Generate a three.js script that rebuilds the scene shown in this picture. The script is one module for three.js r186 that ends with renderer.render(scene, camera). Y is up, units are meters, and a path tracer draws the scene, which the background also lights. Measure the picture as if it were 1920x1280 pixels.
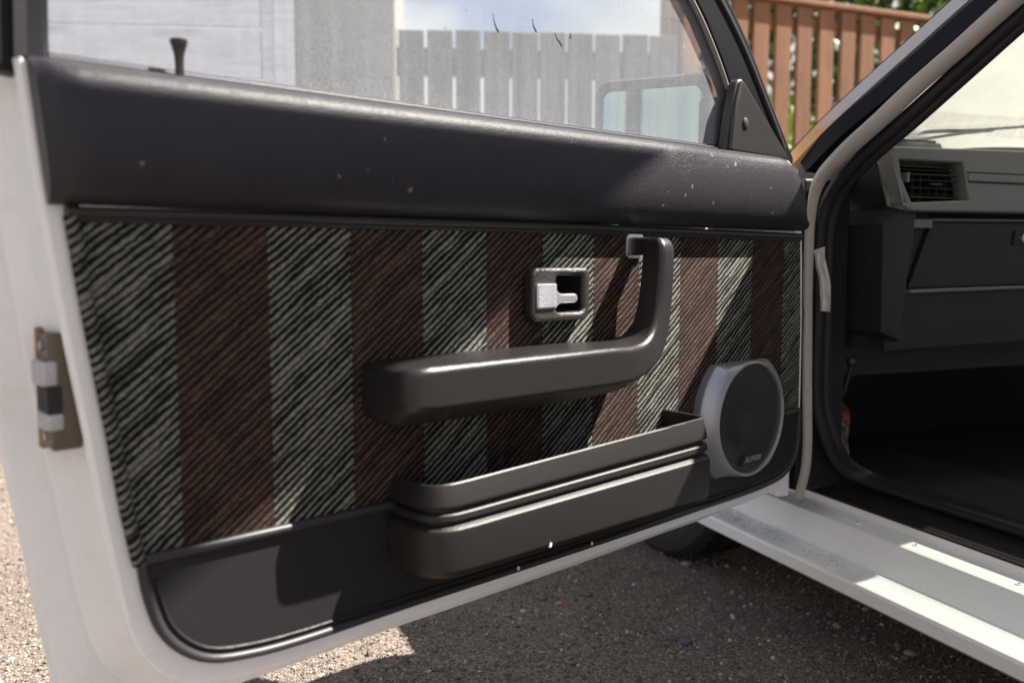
import * as THREE from 'three';
import { mergeGeometries } from 'three/addons/utils/BufferGeometryUtils.js';
import { RoundedBoxGeometry } from 'three/addons/geometries/RoundedBoxGeometry.js';
import { FontLoader } from 'three/addons/loaders/FontLoader.js';
import { TextGeometry } from 'three/addons/geometries/TextGeometry.js';

// ---------------------------------------------------------------- camera, sky, sun, exposure
const scene = new THREE.Scene();
const camera = new THREE.PerspectiveCamera(42.4, 1024 / 682, 0.05, 400);
camera.position.set(0, 0.74, 0);
camera.rotation.set(THREE.MathUtils.degToRad(-5.5), 0, 0);
camera.focus = 1.32;
camera.userData.fStop = 3.2;
const renderer = new THREE.WebGLRenderer({ antialias: true });
renderer.setSize(1024, 682);
renderer.toneMapping = THREE.LinearToneMapping;
renderer.toneMappingExposure = 3.9;
renderer.shadowMap.enabled = true;
const SUN = new THREE.Vector3(1.712, 2.3, -0.179).normalize();
const sun = new THREE.DirectionalLight(new THREE.Color(1.0, 0.935, 0.845), 5);
sun.position.copy(SUN).multiplyScalar(12);
sun.castShadow = true;
sun.shadow.radius = 0.9;
sun.shadow.mapSize.set(4096, 4096);
Object.assign(sun.shadow.camera, { left: -6, right: 6, top: 6, bottom: -6, near: 1, far: 30 });
scene.add(sun, sun.target);

// ---------------------------------------------------------------- random numbers and noise
function rng(seed) { let a = seed >>> 0; return () => { a = (a + 0x6d2b79f5) | 0; let t = Math.imul(a ^ (a >>> 15), 1 | a); t = (t + Math.imul(t ^ (t >>> 7), 61 | t)) ^ t; return ((t ^ (t >>> 14)) >>> 0) / 4294967296; }; }
const hash = (x, y, s) => { let h = Math.imul(x | 0, 374761393) + Math.imul(y | 0, 668265263) + Math.imul(s | 0, 2147483647); h = Math.imul(h ^ (h >>> 13), 1274126177); return ((h ^ (h >>> 16)) >>> 0) / 4294967296; };
function vnoise(x, y, s = 0, px = 0, py = 0) {           // value noise, periodic when px, py are given
  const xi = Math.floor(x), yi = Math.floor(y), fx = x - xi, fy = y - yi, w = (i, p) => (p ? ((i % p) + p) % p : i);
  const u = fx * fx * (3 - 2 * fx), v = fy * fy * (3 - 2 * fy);
  const a = hash(w(xi, px), w(yi, py), s), b = hash(w(xi + 1, px), w(yi, py), s), c = hash(w(xi, px), w(yi + 1, py), s), d = hash(w(xi + 1, px), w(yi + 1, py), s);
  return a + (b - a) * u + (c - a) * v + (a - b - c + d) * u * v;
}
function fbm(x, y, s = 0, o = 4, px = 0, py = 0) { let f = 0, a = 0.5, n = 0; for (let i = 0; i < o; i++) { f += a * vnoise(x, y, s + i * 17, px, py); n += a; a *= 0.5; x *= 2; y *= 2; px *= 2; py *= 2; } return f / n; }
const sm = (a, b, x) => { const t = Math.min(1, Math.max(0, (x - a) / (b - a))); return t * t * (3 - 2 * t); };
const mix = (a, b, t) => a + (b - a) * t;
const enc = c => Math.round(255 * Math.min(1, Math.max(0, c <= 0.0031308 ? c * 12.92 : 1.055 * Math.pow(c, 1 / 2.4) - 0.055)));

// ---------------------------------------------------------------- sky: pale blue with broken summer cloud
{
  const W = 1024, H = 512, data = new Float32Array(W * H * 4);
  for (let j = 0; j < H; j++) for (let i = 0; i < W; i++) {
    const el = ((j + 0.5) / H - 0.5) * Math.PI, az = (i / W) * Math.PI * 2, k = (j * W + i) * 4;
    const t = Math.max(0, Math.sin(el)), g = Math.pow(1 - t, 3);
    let r = mix(0.052, 0.158, g), gg = mix(0.080, 0.188, g), b = mix(0.140, 0.228, g);
    const q = 1 / (t + 0.25), cx = Math.cos(az) * q * Math.cos(el), cy = Math.sin(az) * q * Math.cos(el);
    const n = fbm(cx * 1.7 + 31, cy * 1.7 + 7, 5, 6), cl = sm(0.42, 0.60, n) * sm(0, 0.08, t);
    const shade = 0.20 + 0.07 * fbm(cx * 3 + 9, cy * 3, 50, 3);
    r = mix(r, shade, cl); gg = mix(gg, shade, cl); b = mix(b, shade, cl);
    if (el < 0) { r = 0.065; gg = 0.058; b = 0.052; }
    data[k] = r; data[k + 1] = gg; data[k + 2] = b; data[k + 3] = 1;
  }
  const sky = new THREE.DataTexture(data, W, H, THREE.RGBAFormat, THREE.FloatType);
  sky.mapping = THREE.EquirectangularReflectionMapping; sky.magFilter = sky.minFilter = THREE.LinearFilter; sky.needsUpdate = true;
  scene.background = sky; scene.environment = sky;
}

// ---------------------------------------------------------------- textures
function tex(w, h, fn, { srgb = false, repeat, size } = {}) {   // fn(i, j) -> [r, g, b, a] in 0..1 (linear when srgb is set: encoded here)
  const d = new Uint8Array(w * h * 4);
  for (let j = 0; j < h; j++) for (let i = 0; i < w; i++) {
    const c = fn(i, j), k = (j * w + i) * 4;
    for (let m = 0; m < 3; m++) d[k + m] = srgb ? enc(c[m]) : Math.round(255 * Math.min(1, Math.max(0, c[m])));
    d[k + 3] = c.length > 3 ? Math.round(255 * Math.min(1, Math.max(0, c[3]))) : 255;
  }
  const t = new THREE.DataTexture(d, w, h, THREE.RGBAFormat);
  t.wrapS = t.wrapT = THREE.RepeatWrapping; t.magFilter = THREE.LinearFilter; t.minFilter = THREE.LinearMipmapLinearFilter; t.generateMipmaps = true;
  if (srgb) t.colorSpace = THREE.SRGBColorSpace;
  if (size) t.repeat.set(1 / size[0], 1 / size[1]);
  if (repeat) t.repeat.set(...repeat);
  t.needsUpdate = true; return t;
}
const grey = v => [v, v, v];
const grainTex = tex(512, 512, (i, j) => grey(0.6 * vnoise(i / 3, j / 3, 3, 171, 171) + 0.4 * vnoise(i / 1.5, j / 1.5, 8, 341, 341)), { size: [0.16, 0.16] });
const leatherTex = tex(512, 512, (i, j) => {                        // vinyl grain: short creases, running along the panel
  const wx = fbm(i / 40, j / 40, 11, 3, 13, 13) * 30, a = Math.abs(vnoise((i + wx) / 17, (j + wx * 0.6) / 7, 21, 30, 73) - 0.5), b = Math.abs(vnoise((i + wx) / 9, j / 4, 29, 57, 128) - 0.5);
  return grey(0.45 + 0.7 * Math.min(a, b * 1.3) + 0.15 * vnoise(i / 2, j / 2, 2, 256, 256));
}, { size: [0.12, 0.12] });
const paintTex = tex(512, 512, (i, j) => { const n = fbm(i / 64, j / 64, 4, 6, 8, 8), s = sm(0.62, 0.78, fbm(i / 24, j / 24, 14, 5, 22, 22)); const v = 0.97 + 0.05 * (n - 0.5) - 0.03 * s; return [v, v * (1 - 0.01 * s), v * (1 - 0.03 * s)]; }, { srgb: true, size: [0.5, 0.5] });
const woodTex = (r, g, b, seed, vertical = true) => tex(256, 512, (i, j) => {
  const x = vertical ? i : j, y = vertical ? j : i, n = fbm(x / 6 + 3 * vnoise(x / 50, y / 130, seed + 4), y / 90, seed, 5), s = sm(0.55, 0.8, fbm(x / 30, y / 60, seed + 9, 4));
  const k = 0.72 + 0.5 * n - 0.18 * s; return [r * k, g * k, b * k];
}, { srgb: true, size: [0.5, 1] });
const M = {};
const std = (name, color, o = {}) => (M[name] = new THREE.MeshPhysicalMaterial({ color: new THREE.Color().setRGB(...color), roughness: 0.6, ...o, name }));
std('vinyl', [0.014, 0.013, 0.014], { roughness: 0.46, specularIntensity: 0.6, bumpMap: leatherTex, bumpScale: 0.0008 });
std('plastic', [0.017, 0.015, 0.015], { roughness: 0.42, bumpMap: grainTex, bumpScale: 0.0002 });
std('armrest', [0.0175, 0.0158, 0.0165], { roughness: 0.29, specularIntensity: 0.85, bumpMap: leatherTex.clone(), bumpScale: 0.0003 });
M.armrest.bumpMap.repeat.set(1 / 0.05, 1 / 0.05);
std('bin', [0.0135, 0.0120, 0.0112], { roughness: 0.46, specularIntensity: 0.75, bumpMap: grainTex, bumpScale: 0.0002 });
std('bead', [0.026, 0.024, 0.029], { roughness: 0.42, specularIntensity: 0.7 });
std('rubber', [0.014, 0.013, 0.015], { roughness: 0.5, specularIntensity: 0.6, bumpMap: grainTex, bumpScale: 0.0003 });
std('blackPaint', [0.006, 0.006, 0.008], { roughness: 0.46, specularIntensity: 0.4 });
std('whitePaint', [0.85, 0.85, 0.855], { roughness: 0.42, clearcoat: 0.35, clearcoatRoughness: 0.3, map: paintTex });
std('beigePaint', [0.40, 0.36, 0.325], { roughness: 0.4, map: paintTex });
std('silver', [0.38, 0.385, 0.41], { roughness: 0.38, metalness: 0.6 });
std('chrome', [0.80, 0.80, 0.85], { roughness: 0.2, metalness: 0.85 });
std('steel', [0.13, 0.10, 0.08], { roughness: 0.4, metalness: 0.6, map: paintTex });
std('clawSteel', [0.46, 0.45, 0.46], { roughness: 0.3, metalness: 0.9, bumpMap: grainTex, bumpScale: 0.0006 });
std('tan', [0.30, 0.18, 0.085], { roughness: 0.7, map: paintTex });
std('dark', [0.010, 0.010, 0.010], { roughness: 0.7 });
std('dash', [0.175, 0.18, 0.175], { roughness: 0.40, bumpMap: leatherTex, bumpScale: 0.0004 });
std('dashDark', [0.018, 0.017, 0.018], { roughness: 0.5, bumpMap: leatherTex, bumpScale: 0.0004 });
std('carpet', [0.013, 0.013, 0.015], { roughness: 1, bumpMap: grainTex, bumpScale: 0.003 });
std('glass', [0.96, 0.985, 0.97], { roughness: 0.02, transmission: 1, thickness: 0, ior: 1.5 });
std('mirror', [0.46, 0.58, 0.54], { roughness: 0.02, metalness: 1 });

// ---------------------------------------------------------------- geometry helpers
const V = (x, y, z) => new THREE.Vector3(x, y, z);
function boxUV(g) {                                                // uv in metres from the face's main direction
  const p = g.attributes.position, uv = new Float32Array(p.count * 2), a = V(), b = V(), c = V(), n = V();
  for (let i = 0; i < p.count; i += 3) {
    a.fromBufferAttribute(p, i); b.fromBufferAttribute(p, i + 1); c.fromBufferAttribute(p, i + 2);
    n.copy(b).sub(a).cross(c.clone().sub(a)); const x = Math.abs(n.x), y = Math.abs(n.y), z = Math.abs(n.z);
    [a, b, c].forEach((q, k) => { const [s, t] = z >= x && z >= y ? [q.x, q.y] : x >= y ? [q.z, q.y] : [q.x, q.z]; uv[(i + k) * 2] = s; uv[(i + k) * 2 + 1] = t; });
  }
  g.setAttribute('uv', new THREE.BufferAttribute(uv, 2)); return g;
}
function fin(g, crease = 0.7) {
  for (const k of Object.keys(g.attributes)) if (k !== 'position') g.deleteAttribute(k);
  if (!g.index) g.setIndex([...Array(g.attributes.position.count).keys()]);
  return boxUV(creased(mergeV(g), crease));
}
function creased(g, angle) {                                       // normals averaged by area across edges flatter than the crease: large flat faces stay flat
  const P = g.attributes.position, I = g.index, nf = I.count / 3, fn = new Float32Array(nf * 3), un = new Float32Array(nf * 3), of = Array.from({ length: P.count }, () => []), a = V(), b = V(), c = V(), cos = Math.cos(angle);
  for (let f = 0; f < nf; f++) { const i = I.getX(f * 3), j = I.getX(f * 3 + 1), k = I.getX(f * 3 + 2); a.fromBufferAttribute(P, i); b.fromBufferAttribute(P, j); c.fromBufferAttribute(P, k); b.sub(a); c.sub(a); b.cross(c); fn.set([b.x, b.y, b.z], f * 3); b.normalize(); un.set([b.x, b.y, b.z], f * 3); of[i].push(f); of[j].push(f); of[k].push(f); }
  const pos = new Float32Array(nf * 9), nor = new Float32Array(nf * 9);
  for (let f = 0; f < nf; f++) for (let m = 0; m < 3; m++) {
    const v = I.getX(f * 3 + m); let x = 0, y = 0, z = 0; for (const q of of[v]) if (un[q * 3] * un[f * 3] + un[q * 3 + 1] * un[f * 3 + 1] + un[q * 3 + 2] * un[f * 3 + 2] >= cos) { x += fn[q * 3]; y += fn[q * 3 + 1]; z += fn[q * 3 + 2]; }
    const l = Math.hypot(x, y, z) || 1, o = f * 9 + m * 3; nor[o] = x / l; nor[o + 1] = y / l; nor[o + 2] = z / l; pos[o] = P.getX(v); pos[o + 1] = P.getY(v); pos[o + 2] = P.getZ(v);
  }
  const r = new THREE.BufferGeometry(); r.setAttribute('position', new THREE.BufferAttribute(pos, 3)); r.setAttribute('normal', new THREE.BufferAttribute(nor, 3)); return r;
}
function mergeV(g) {                                               // weld by position so that creases are found
  const p = g.attributes.position, map = new Map(), out = [], idx = [];
  for (let i = 0; i < p.count; i++) { const k = `${Math.round(p.getX(i) * 1e5)},${Math.round(p.getY(i) * 1e5)},${Math.round(p.getZ(i) * 1e5)}`; let m = map.get(k); if (m === undefined) { m = out.length / 3; map.set(k, m); out.push(p.getX(i), p.getY(i), p.getZ(i)); } idx.push(m); }
  const r = new THREE.BufferGeometry(), I = [];
  for (let t = 0; t < g.index.count; t += 3) { const a = idx[g.index.getX(t)], b = idx[g.index.getX(t + 1)], c = idx[g.index.getX(t + 2)]; if (a !== b && b !== c && a !== c) I.push(a, b, c); }
  r.setAttribute('position', new THREE.Float32BufferAttribute(out, 3)); r.setIndex(I); return r;
}
function loft(rings, { closed = true, cap = [true, true], crease = 0.7 } = {}) {
  const n = rings[0].length, pos = [], idx = [];
  for (const r of rings) for (const p of r) pos.push(p.x, p.y, p.z);
  const m = closed ? n : n - 1;
  for (let i = 0; i < rings.length - 1; i++) for (let k = 0; k < m; k++) { const a = i * n + k, b = i * n + (k + 1) % n, c = a + n, d = b + n; idx.push(a, b, d, a, d, c); }
  const capRing = (i, flip) => {
    const c = V(0, 0, 0); rings[i].forEach(p => c.add(p)); c.divideScalar(n); const ci = pos.length / 3; pos.push(c.x, c.y, c.z);
    for (let k = 0; k < n; k++) { const a = i * n + k, b = i * n + (k + 1) % n; flip ? idx.push(ci, b, a) : idx.push(ci, a, b); }
  };
  if (closed && cap[0]) capRing(0, true);
  if (closed && cap[1]) capRing(rings.length - 1, false);
  const g = new THREE.BufferGeometry(); g.setAttribute('position', new THREE.Float32BufferAttribute(pos, 3)); g.setIndex(idx);
  return fin(g, crease);
}
const box = (x0, x1, y0, y1, z0, z1, r = 0) => {
  const g = r ? new RoundedBoxGeometry(x1 - x0, y1 - y0, z1 - z0, 2, r) : new THREE.BoxGeometry(x1 - x0, y1 - y0, z1 - z0);
  return fin(g.translate((x0 + x1) / 2, (y0 + y1) / 2, (z0 + z1) / 2), r ? 1.2 : 0.5);
};
function shapeOf(pts, holes = []) { const s = new THREE.Shape(pts.map(p => new THREE.Vector2(...p))); for (const h of holes) s.holes.push(new THREE.Path(h.map(p => new THREE.Vector2(...p)))); return s; }
function slab(pts, z0, z1, { holes = [], bevel = 0, crease = 0.5, seg = 2 } = {}) {
  const g = new THREE.ExtrudeGeometry(shapeOf(pts, holes), { depth: z1 - z0 - 2 * bevel, bevelEnabled: bevel > 0, bevelSize: bevel, bevelThickness: bevel, bevelOffset: -bevel, bevelSegments: seg, curveSegments: 6 });
  return fin(g.translate(0, 0, z0 + bevel), crease);
}
function smooth(pts, n, closed = false) { return new THREE.CatmullRomCurve3(pts.map(p => V(p[0], p[1], p[2] ?? 0)), closed, 'centripetal').getSpacedPoints(n); }
function tube(pts, r, n = 40, k = 10) { return fin(new THREE.TubeGeometry(new THREE.CatmullRomCurve3(pts.map(p => V(p[0], p[1], p[2] ?? 0)), false, 'centripetal'), n, r, k, false), 1.2); }
function sweep(path, section, up, crease = 0.7, cap = [true, true]) {   // section [[a, b], ...]: a along side = up x tangent, b along up
  const rings = path.map((p, i) => {
    const t = path[Math.min(i + 1, path.length - 1)].clone().sub(path[Math.max(i - 1, 0)]).normalize(), side = up.clone().cross(t).normalize(), u2 = t.clone().cross(side).normalize();
    return section.map(([a, b]) => p.clone().addScaledVector(side, a).addScaledVector(u2, b));
  });
  return loft(rings, { crease, cap });
}
const circle = (cx, cy, r, n = 40) => [...Array(n).keys()].map(i => [cx + r * Math.cos(i / n * 2 * Math.PI), cy + r * Math.sin(i / n * 2 * Math.PI)]);
function roundRect(x0, x1, y0, y1, r, n = 5) {
  const o = []; for (const [cx, cy, a] of [[x1 - r, y1 - r, 0], [x0 + r, y1 - r, 1], [x0 + r, y0 + r, 2], [x1 - r, y0 + r, 3]]) for (let i = 0; i <= n; i++) { const t = (a + i / n) * Math.PI / 2; o.push([cx + r * Math.cos(t), cy + r * Math.sin(t)]); } return o;
}
const names = new Map();
function numbered(n) { const c = names.get(n) ?? 0; names.set(n, c + 1); return c ? `${n}_${String(c).padStart(3, '0')}` : n; }
function shade(o) { o.castShadow = o.receiveShadow = true; return o; }
function thing(name, label, category, pos = [0, 0, 0], turn = 0, group) {
  const o = new THREE.Group(); o.name = numbered(name); o.position.set(...pos); o.rotation.y = turn; o.userData = { label, category }; if (group) o.userData.group = group; scene.add(o); return o;
}
function part(parent, name, geo, mat, label) {
  const m = shade(new THREE.Mesh(Array.isArray(geo) ? mergeGeometries(geo) : geo, mat)); m.name = name; if (label) m.userData.label = label; parent.add(m); return m;
}
function solo(name, geo, mat, label, category, group) { const m = shade(new THREE.Mesh(geo, mat)); m.name = numbered(name); m.userData = { label, category }; if (group) m.userData.group = group; scene.add(m); return m; }
function structure(name, geo, mat) { const m = shade(new THREE.Mesh(geo, mat)); m.name = name; m.userData.kind = 'structure'; scene.add(m); return m; }

// ---------------------------------------------------------------- ground: rough chippings bound in tar
{
  const N = 1024, cell = 6, pts = new Map(), nc = Math.floor(N / cell);
  const seed = (x, y) => { x = ((x % nc) + nc) % nc; y = ((y % nc) + nc) % nc; const k = x * nc + y; let v = pts.get(k); if (!v) { v = [hash(x, y, 1), hash(x, y, 2), hash(x, y, 3), hash(x, y, 4)]; pts.set(k, v); } return v; };
  const col = new Float32Array(N * N * 3), hgt = new Float32Array(N * N);
  for (let j = 0; j < N; j++) for (let i = 0; i < N; i++) {
    const fx = i * nc / N, fy = j * nc / N, xi = Math.floor(fx), yi = Math.floor(fy); let d1 = 9, d2 = 9, best;
    for (let a = -1; a <= 1; a++) for (let b = -1; b <= 1; b++) { const s = seed(xi + a, yi + b), dx = xi + a + s[0] - fx, dy = yi + b + s[1] - fy, d = Math.hypot(dx, dy); if (d < d1) { d2 = d1; d1 = d; best = s; } else if (d < d2) d2 = d; }
    const e = sm(0.02, 0.3, d2 - d1), k = j * N + i, big = fbm(i / 128, j / 128, 77, 5, 8, 8), tone = (0.095 + 0.175 * best[2]) * (0.75 + 0.5 * big), q = best[3];
    const c = q > 0.93 ? [1.5, 1.4, 1.3] : q > 0.82 ? [1.25, 0.98, 0.85] : q < 0.12 ? [0.5, 0.5, 0.52] : [1.30, 1.02, 0.84];
    for (let m = 0; m < 3; m++) col[k * 3 + m] = tone * c[m];
    hgt[k] = e * (0.3 + 0.7 * best[2] * 0.6 + 0.4 * best[0]);
  }
  const map = tex(N, N, (i, j) => { const k = (j * N + i) * 3; return [col[k], col[k + 1], col[k + 2]]; }, { srgb: true, size: [0.75, 0.75] });
  const bump = tex(N, N, (i, j) => grey(hgt[j * N + i]), { size: [0.75, 0.75] });
  const m = std('ground', [1, 1, 1], { roughness: 0.95, map, bumpMap: bump, bumpScale: 0.006 });
  structure('ground', fin(new THREE.PlaneGeometry(160, 160, 4, 4).rotateX(-Math.PI / 2)), m);
  // loose chippings lying on it
  const R = rng(12), base = new THREE.IcosahedronGeometry(1, 0), n = 36000, inst = new THREE.InstancedMesh(base, std('chippings', [1, 1, 1], { roughness: 0.9, flatShading: true }), n);
  const o = new THREE.Object3D(), c = new THREE.Color();
  for (let i = 0; i < n; i++) {
    const z = -1.15 - 2.6 * Math.pow(R(), 1.3), x = z * (R() * 1.35 - 0.66), s = 0.0014 + 0.0028 * Math.pow(R(), 2.2) + (R() < 0.012 ? 0.004 : 0);
    o.position.set(x, s * 0.45, z); o.rotation.set(R() * 6, R() * 6, R() * 6); o.scale.set(s * (0.7 + R() * 0.7), s * (0.5 + R() * 0.4), s * (0.7 + R() * 0.7)); o.updateMatrix(); inst.setMatrixAt(i, o.matrix);
    const t = 0.07 + 0.16 * R(), q = R(); inst.setColorAt(i, q > 0.93 ? c.setRGB(0.42, 0.38, 0.34) : q > 0.85 ? c.setRGB(t * 1.3, t * 0.95, t * 0.8) : c.setRGB(t * 1.18, t * 0.97, t * 0.80));
  }
  inst.name = 'gravel'; inst.userData = { kind: 'stuff', label: 'loose grey brown chippings scattered over the tarmac drive', category: 'gravel' }; shade(inst); scene.add(inst);
  // single stones big enough to pick out
  const stone = (x, z, s, col, label, seedN) => {
    const g = new THREE.IcosahedronGeometry(1, 2), p = g.attributes.position;
    for (let i = 0; i < p.count; i++) { const k = 0.75 + 0.5 * vnoise(p.getX(i) * 1.6 + seedN, p.getY(i) * 1.6 + p.getZ(i) * 1.3, seedN); p.setXYZ(i, p.getX(i) * k * s, p.getY(i) * k * s * 0.42, p.getZ(i) * k * s * 0.75); }
    const m = solo('stone', fin(g, 0.35), std('stone' + seedN, col, { roughness: 0.9, bumpMap: grainTex, bumpScale: 0.001 }), label, 'stone', 'stones lying on the drive'); m.position.set(x, s * 0.25, z); m.rotation.y = seedN; return m;
  };
  stone(0.10, -1.82, 0.0085, [0.50, 0.20, 0.15], 'small reddish pink stone on the shaded tarmac', 1);
  stone(0.065, -1.85, 0.014, [0.13, 0.12, 0.12], 'flat dark grey stone beside the reddish pink stone', 2);
  stone(0.16, -1.87, 0.015, [0.11, 0.11, 0.11], 'angular charcoal stone just past the reddish pink stone', 3);
  stone(0.42, -2.06, 0.014, [0.34, 0.29, 0.26], 'long pale pinkish stone lying near the front tyre', 4);
  stone(0.40, -2.14, 0.012, [0.30, 0.27, 0.25], 'rounded beige stone nearest the front tyre', 5);
  stone(0.745, -1.58, 0.013, [0.36, 0.31, 0.22], 'pale tan pebble under the door sill', 6);
  stone(0.335, -1.63, 0.014, [0.10, 0.10, 0.13], 'bluish slate coloured stone in the shade of the car', 7);
  stone(0.385, -1.62, 0.009, [0.14, 0.13, 0.15], 'small grey violet stone beside the slate coloured stone', 8);
  stone(-0.135, -1.435, 0.010, [0.34, 0.30, 0.27], 'light grey pebble at the edge of the sunny patch', 9);
  stone(0.62, -1.74, 0.008, [0.12, 0.12, 0.14], 'little dark pebble alone below the white sill', 10);
}

// ---------------------------------------------------------------- garage, gate, fence and plants beyond the window
const GA = Math.atan2(0.1045, 0.9945);                               // the garage front turns a little away to the right
const garageAt = (t, h, d = 0) => [-1.0 + 0.9945 * t + 0.1045 * d, h, -3.6 - 0.1045 * t + 0.9945 * d];
{
  const w1 = std('garageWhite', [0.78, 0.80, 0.84], { roughness: 0.55, map: woodTex(0.98, 0.98, 1.0, 61, false) });
  const w2 = std('garageWhiteWarm', [0.74, 0.76, 0.79], { roughness: 0.55, map: woodTex(0.95, 0.96, 0.98, 67, false) });
  const g = thing('garage_door', 'white painted timber garage door of wide horizontal boards', 'garage door', garageAt(0, 0), GA);
  const board = box(-2.6, 0, 0.004, 0.196, -0.03, 0, 0.004);
  for (let k = 0; k < 11; k++) { const b = part(g, 'board', board, k % 3 ? w1 : w2); b.position.set(0, 0.044 + k * 0.2, -0.0015 * (k % 2)); }
  part(g, 'stile', box(0.004, 0.05, 0.03, 2.25, -0.035, 0.006, 0.004), w1);
  part(g, 'bottom_weatherbar', box(-2.6, 0.0, 0.004, 0.04, -0.03, 0.012, 0.004), w1);
  const p = thing('garage_door_post', 'white timber door post between garage door and rendered wall', 'post', garageAt(0.058, 0), GA);
  part(p, 'post', box(0, 0.082, 0, 2.5, -0.09, 0.05, 0.005), w1);
  const wall = thing('rendered_wall', 'pale grey rendered end wall beside the garage door', 'wall', garageAt(0.145, 0), GA);
  part(wall, 'wall', box(0, 0.385, 0, 2.9, -2.6, 0.06, 0.01), std('render', [0.43, 0.41, 0.385], { roughness: 0.95, bumpMap: grainTex, bumpScale: 0.006, map: paintTex }));
  part(wall, 'corner_bead', box(0.375, 0.389, 0, 2.9, 0.05, 0.064, 0.003), std('cornerBead', [0.40, 0.375, 0.35], { roughness: 0.8 }));

  const R = rng(4);
  const gt = thing('timber_gate', 'weathered grey close boarded timber gate seen through the dusty window', 'gate', [-0.577, 0, -3.64], GA);
  const greys = [0, 1, 2].map(k => std('greyWood' + k, [1, 1, 1], { roughness: 0.85, map: woodTex(0.125 + 0.008 * k, 0.122 + 0.008 * k, 0.112 + 0.008 * k, 81 + k * 7) }));
  for (let k = 0; k < 11; k++) { const gw = 0.1005 + 0.009 * R(); const b = part(gt, 'board', box(0, gw, 0.05, 1.647 + 0.006 * R(), 0, 0.02, 0.003), greys[k % 3]); b.position.set(k * 0.115 + 0.004, 0, 0); }
  for (const h of [1.476, 0.9, 0.3]) part(gt, 'rail', box(0, 1.265, h, h + 0.11, -0.045, -0.002, 0.004), greys[1]);

  const bf = thing('slatted_fence', 'reddish brown vertical slat fence with open gaps and a capping rail', 'fence', [0.76, 0, -4.09], Math.atan2(0.371, 0.928));
  const browns = [0, 1, 2].map(k => std('brownWood' + k, [1, 1, 1], { roughness: 0.8, map: woodTex(0.215 - 0.02 * k, 0.096 - 0.008 * k, 0.046 - 0.004 * k, 31 + k * 5) }));
  for (let k = 0; k < 25; k++) { const b = part(bf, 'slat', box(-0.044, 0.044, 0.06, 1.925 - 0.004 * R(), 0, 0.021, 0.004), browns[Math.floor(R() * 3)]); b.position.set(0.05 + k * 0.127, 0, 0.003 * R()); b.rotation.z = (R() - 0.5) * 0.006; }
  for (const h of [1.81, 0.95, 0.25]) part(bf, 'rail', box(-0.05, 3.2, h, h + 0.075, -0.05, -0.003, 0.004), browns[1]);
  part(bf, 'capping_rail', box(-0.05, 3.2, 1.93, 1.955, -0.06, 0.045, 0.005), browns[0]);
  for (const x of [-0.02, 1.62, 3.14]) part(bf, 'fence_post', box(x, x + 0.09, 0, 1.928, -0.145, -0.052, 0.005), browns[2]);

  // leafy plants behind the fence
  const leafMat = (n, c) => std(n, c, { roughness: 0.55, transmission: 0.42, thickness: 0, side: THREE.DoubleSide });
  const leaves = [leafMat('leafLight', [0.20, 0.33, 0.035]), leafMat('leafMid', [0.10, 0.19, 0.03]), leafMat('leafDark', [0.045, 0.09, 0.022])], bark = std('bark', [0.10, 0.075, 0.055], { roughness: 0.95 });
  const along = (t, h, back) => V(0.76 + 0.928 * t - 0.371 * back, h, -4.09 - 0.371 * t - 0.928 * back);
  function plant(name, label, category, t, back, h0, h1, rad, count, size, mat, seed, group) {
    const Q = rng(seed), c = along(t, 0, back), o = thing(name, label, category, [c.x, 0, c.z], 0, group), P = [], I = [];
    const stems = [], ns = 7;
    for (let s = 0; s < ns; s++) { const a = Q() * 6.28, r = rad * (0.3 + 0.7 * Q()), pts = [[0.03 * Math.cos(a), 0, 0.03 * Math.sin(a)], [r * 0.35 * Math.cos(a), h1 * 0.4, r * 0.35 * Math.sin(a)], [r * 0.8 * Math.cos(a + 0.3), h1 * (0.75 + 0.2 * Q()), r * 0.8 * Math.sin(a + 0.3)]]; stems.push(tube(pts, 0.008 + 0.006 * Q(), 12, 5)); }
    const clumps = [...Array(26)].map(() => { const a = Q() * 6.28, r = rad * Math.sqrt(Q()); return V(r * Math.cos(a), mix(h0, h1, Math.pow(Q(), 0.85)), r * Math.sin(a)); });
    for (let i = 0; i < count; i++) {
      const k = clumps[Math.floor(Q() * clumps.length)], q = V(Q() - 0.5, Q() - 0.5, Q() - 0.5).multiplyScalar(rad * 0.75).add(k); if (q.y < 0.04) q.y = 0.04 + Q() * 0.1;
      const d = V(Q() - 0.5, Q() * 0.8 - 0.55, Q() - 0.5).normalize(), sd = d.clone().cross(V(Q() - 0.5, 1, Q() - 0.5)).normalize(), nn = sd.clone().cross(d), L = size * (0.6 + 0.8 * Q()), W = L * 0.34, b = P.length / 3;
      for (const [f, w, z] of [[0, 0, 0], [0.35, 1, 0.12], [0.35, -1, 0.12], [0.7, 0.75, 0.05], [0.7, -0.75, 0.05], [1, 0, -0.15]]) { const p = q.clone().addScaledVector(d, f * L).addScaledVector(sd, w * W).addScaledVector(nn, z * L); P.push(p.x, p.y, p.z); }
      I.push(b, b + 1, b + 2, b + 1, b + 3, b + 2, b + 2, b + 3, b + 4, b + 3, b + 5, b + 4);
    }
    const g = new THREE.BufferGeometry(); g.setAttribute('position', new THREE.Float32BufferAttribute(P, 3)); g.setIndex(I); g.computeVertexNormals(); g.setAttribute('uv', new THREE.Float32BufferAttribute(new Float32Array(P.length / 3 * 2), 2));
    part(o, 'stem', stems, bark); const f = part(o, 'foliage', g, mat); f.userData.kind = 'stuff'; return o;
  }
  plant('leafy_shrub', 'bright yellow green shrub showing low between the fence slats', 'shrub', 0.62, 0.42, 0.6, 1.45, 0.34, 520, 0.10, leaves[0], 11);
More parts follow.
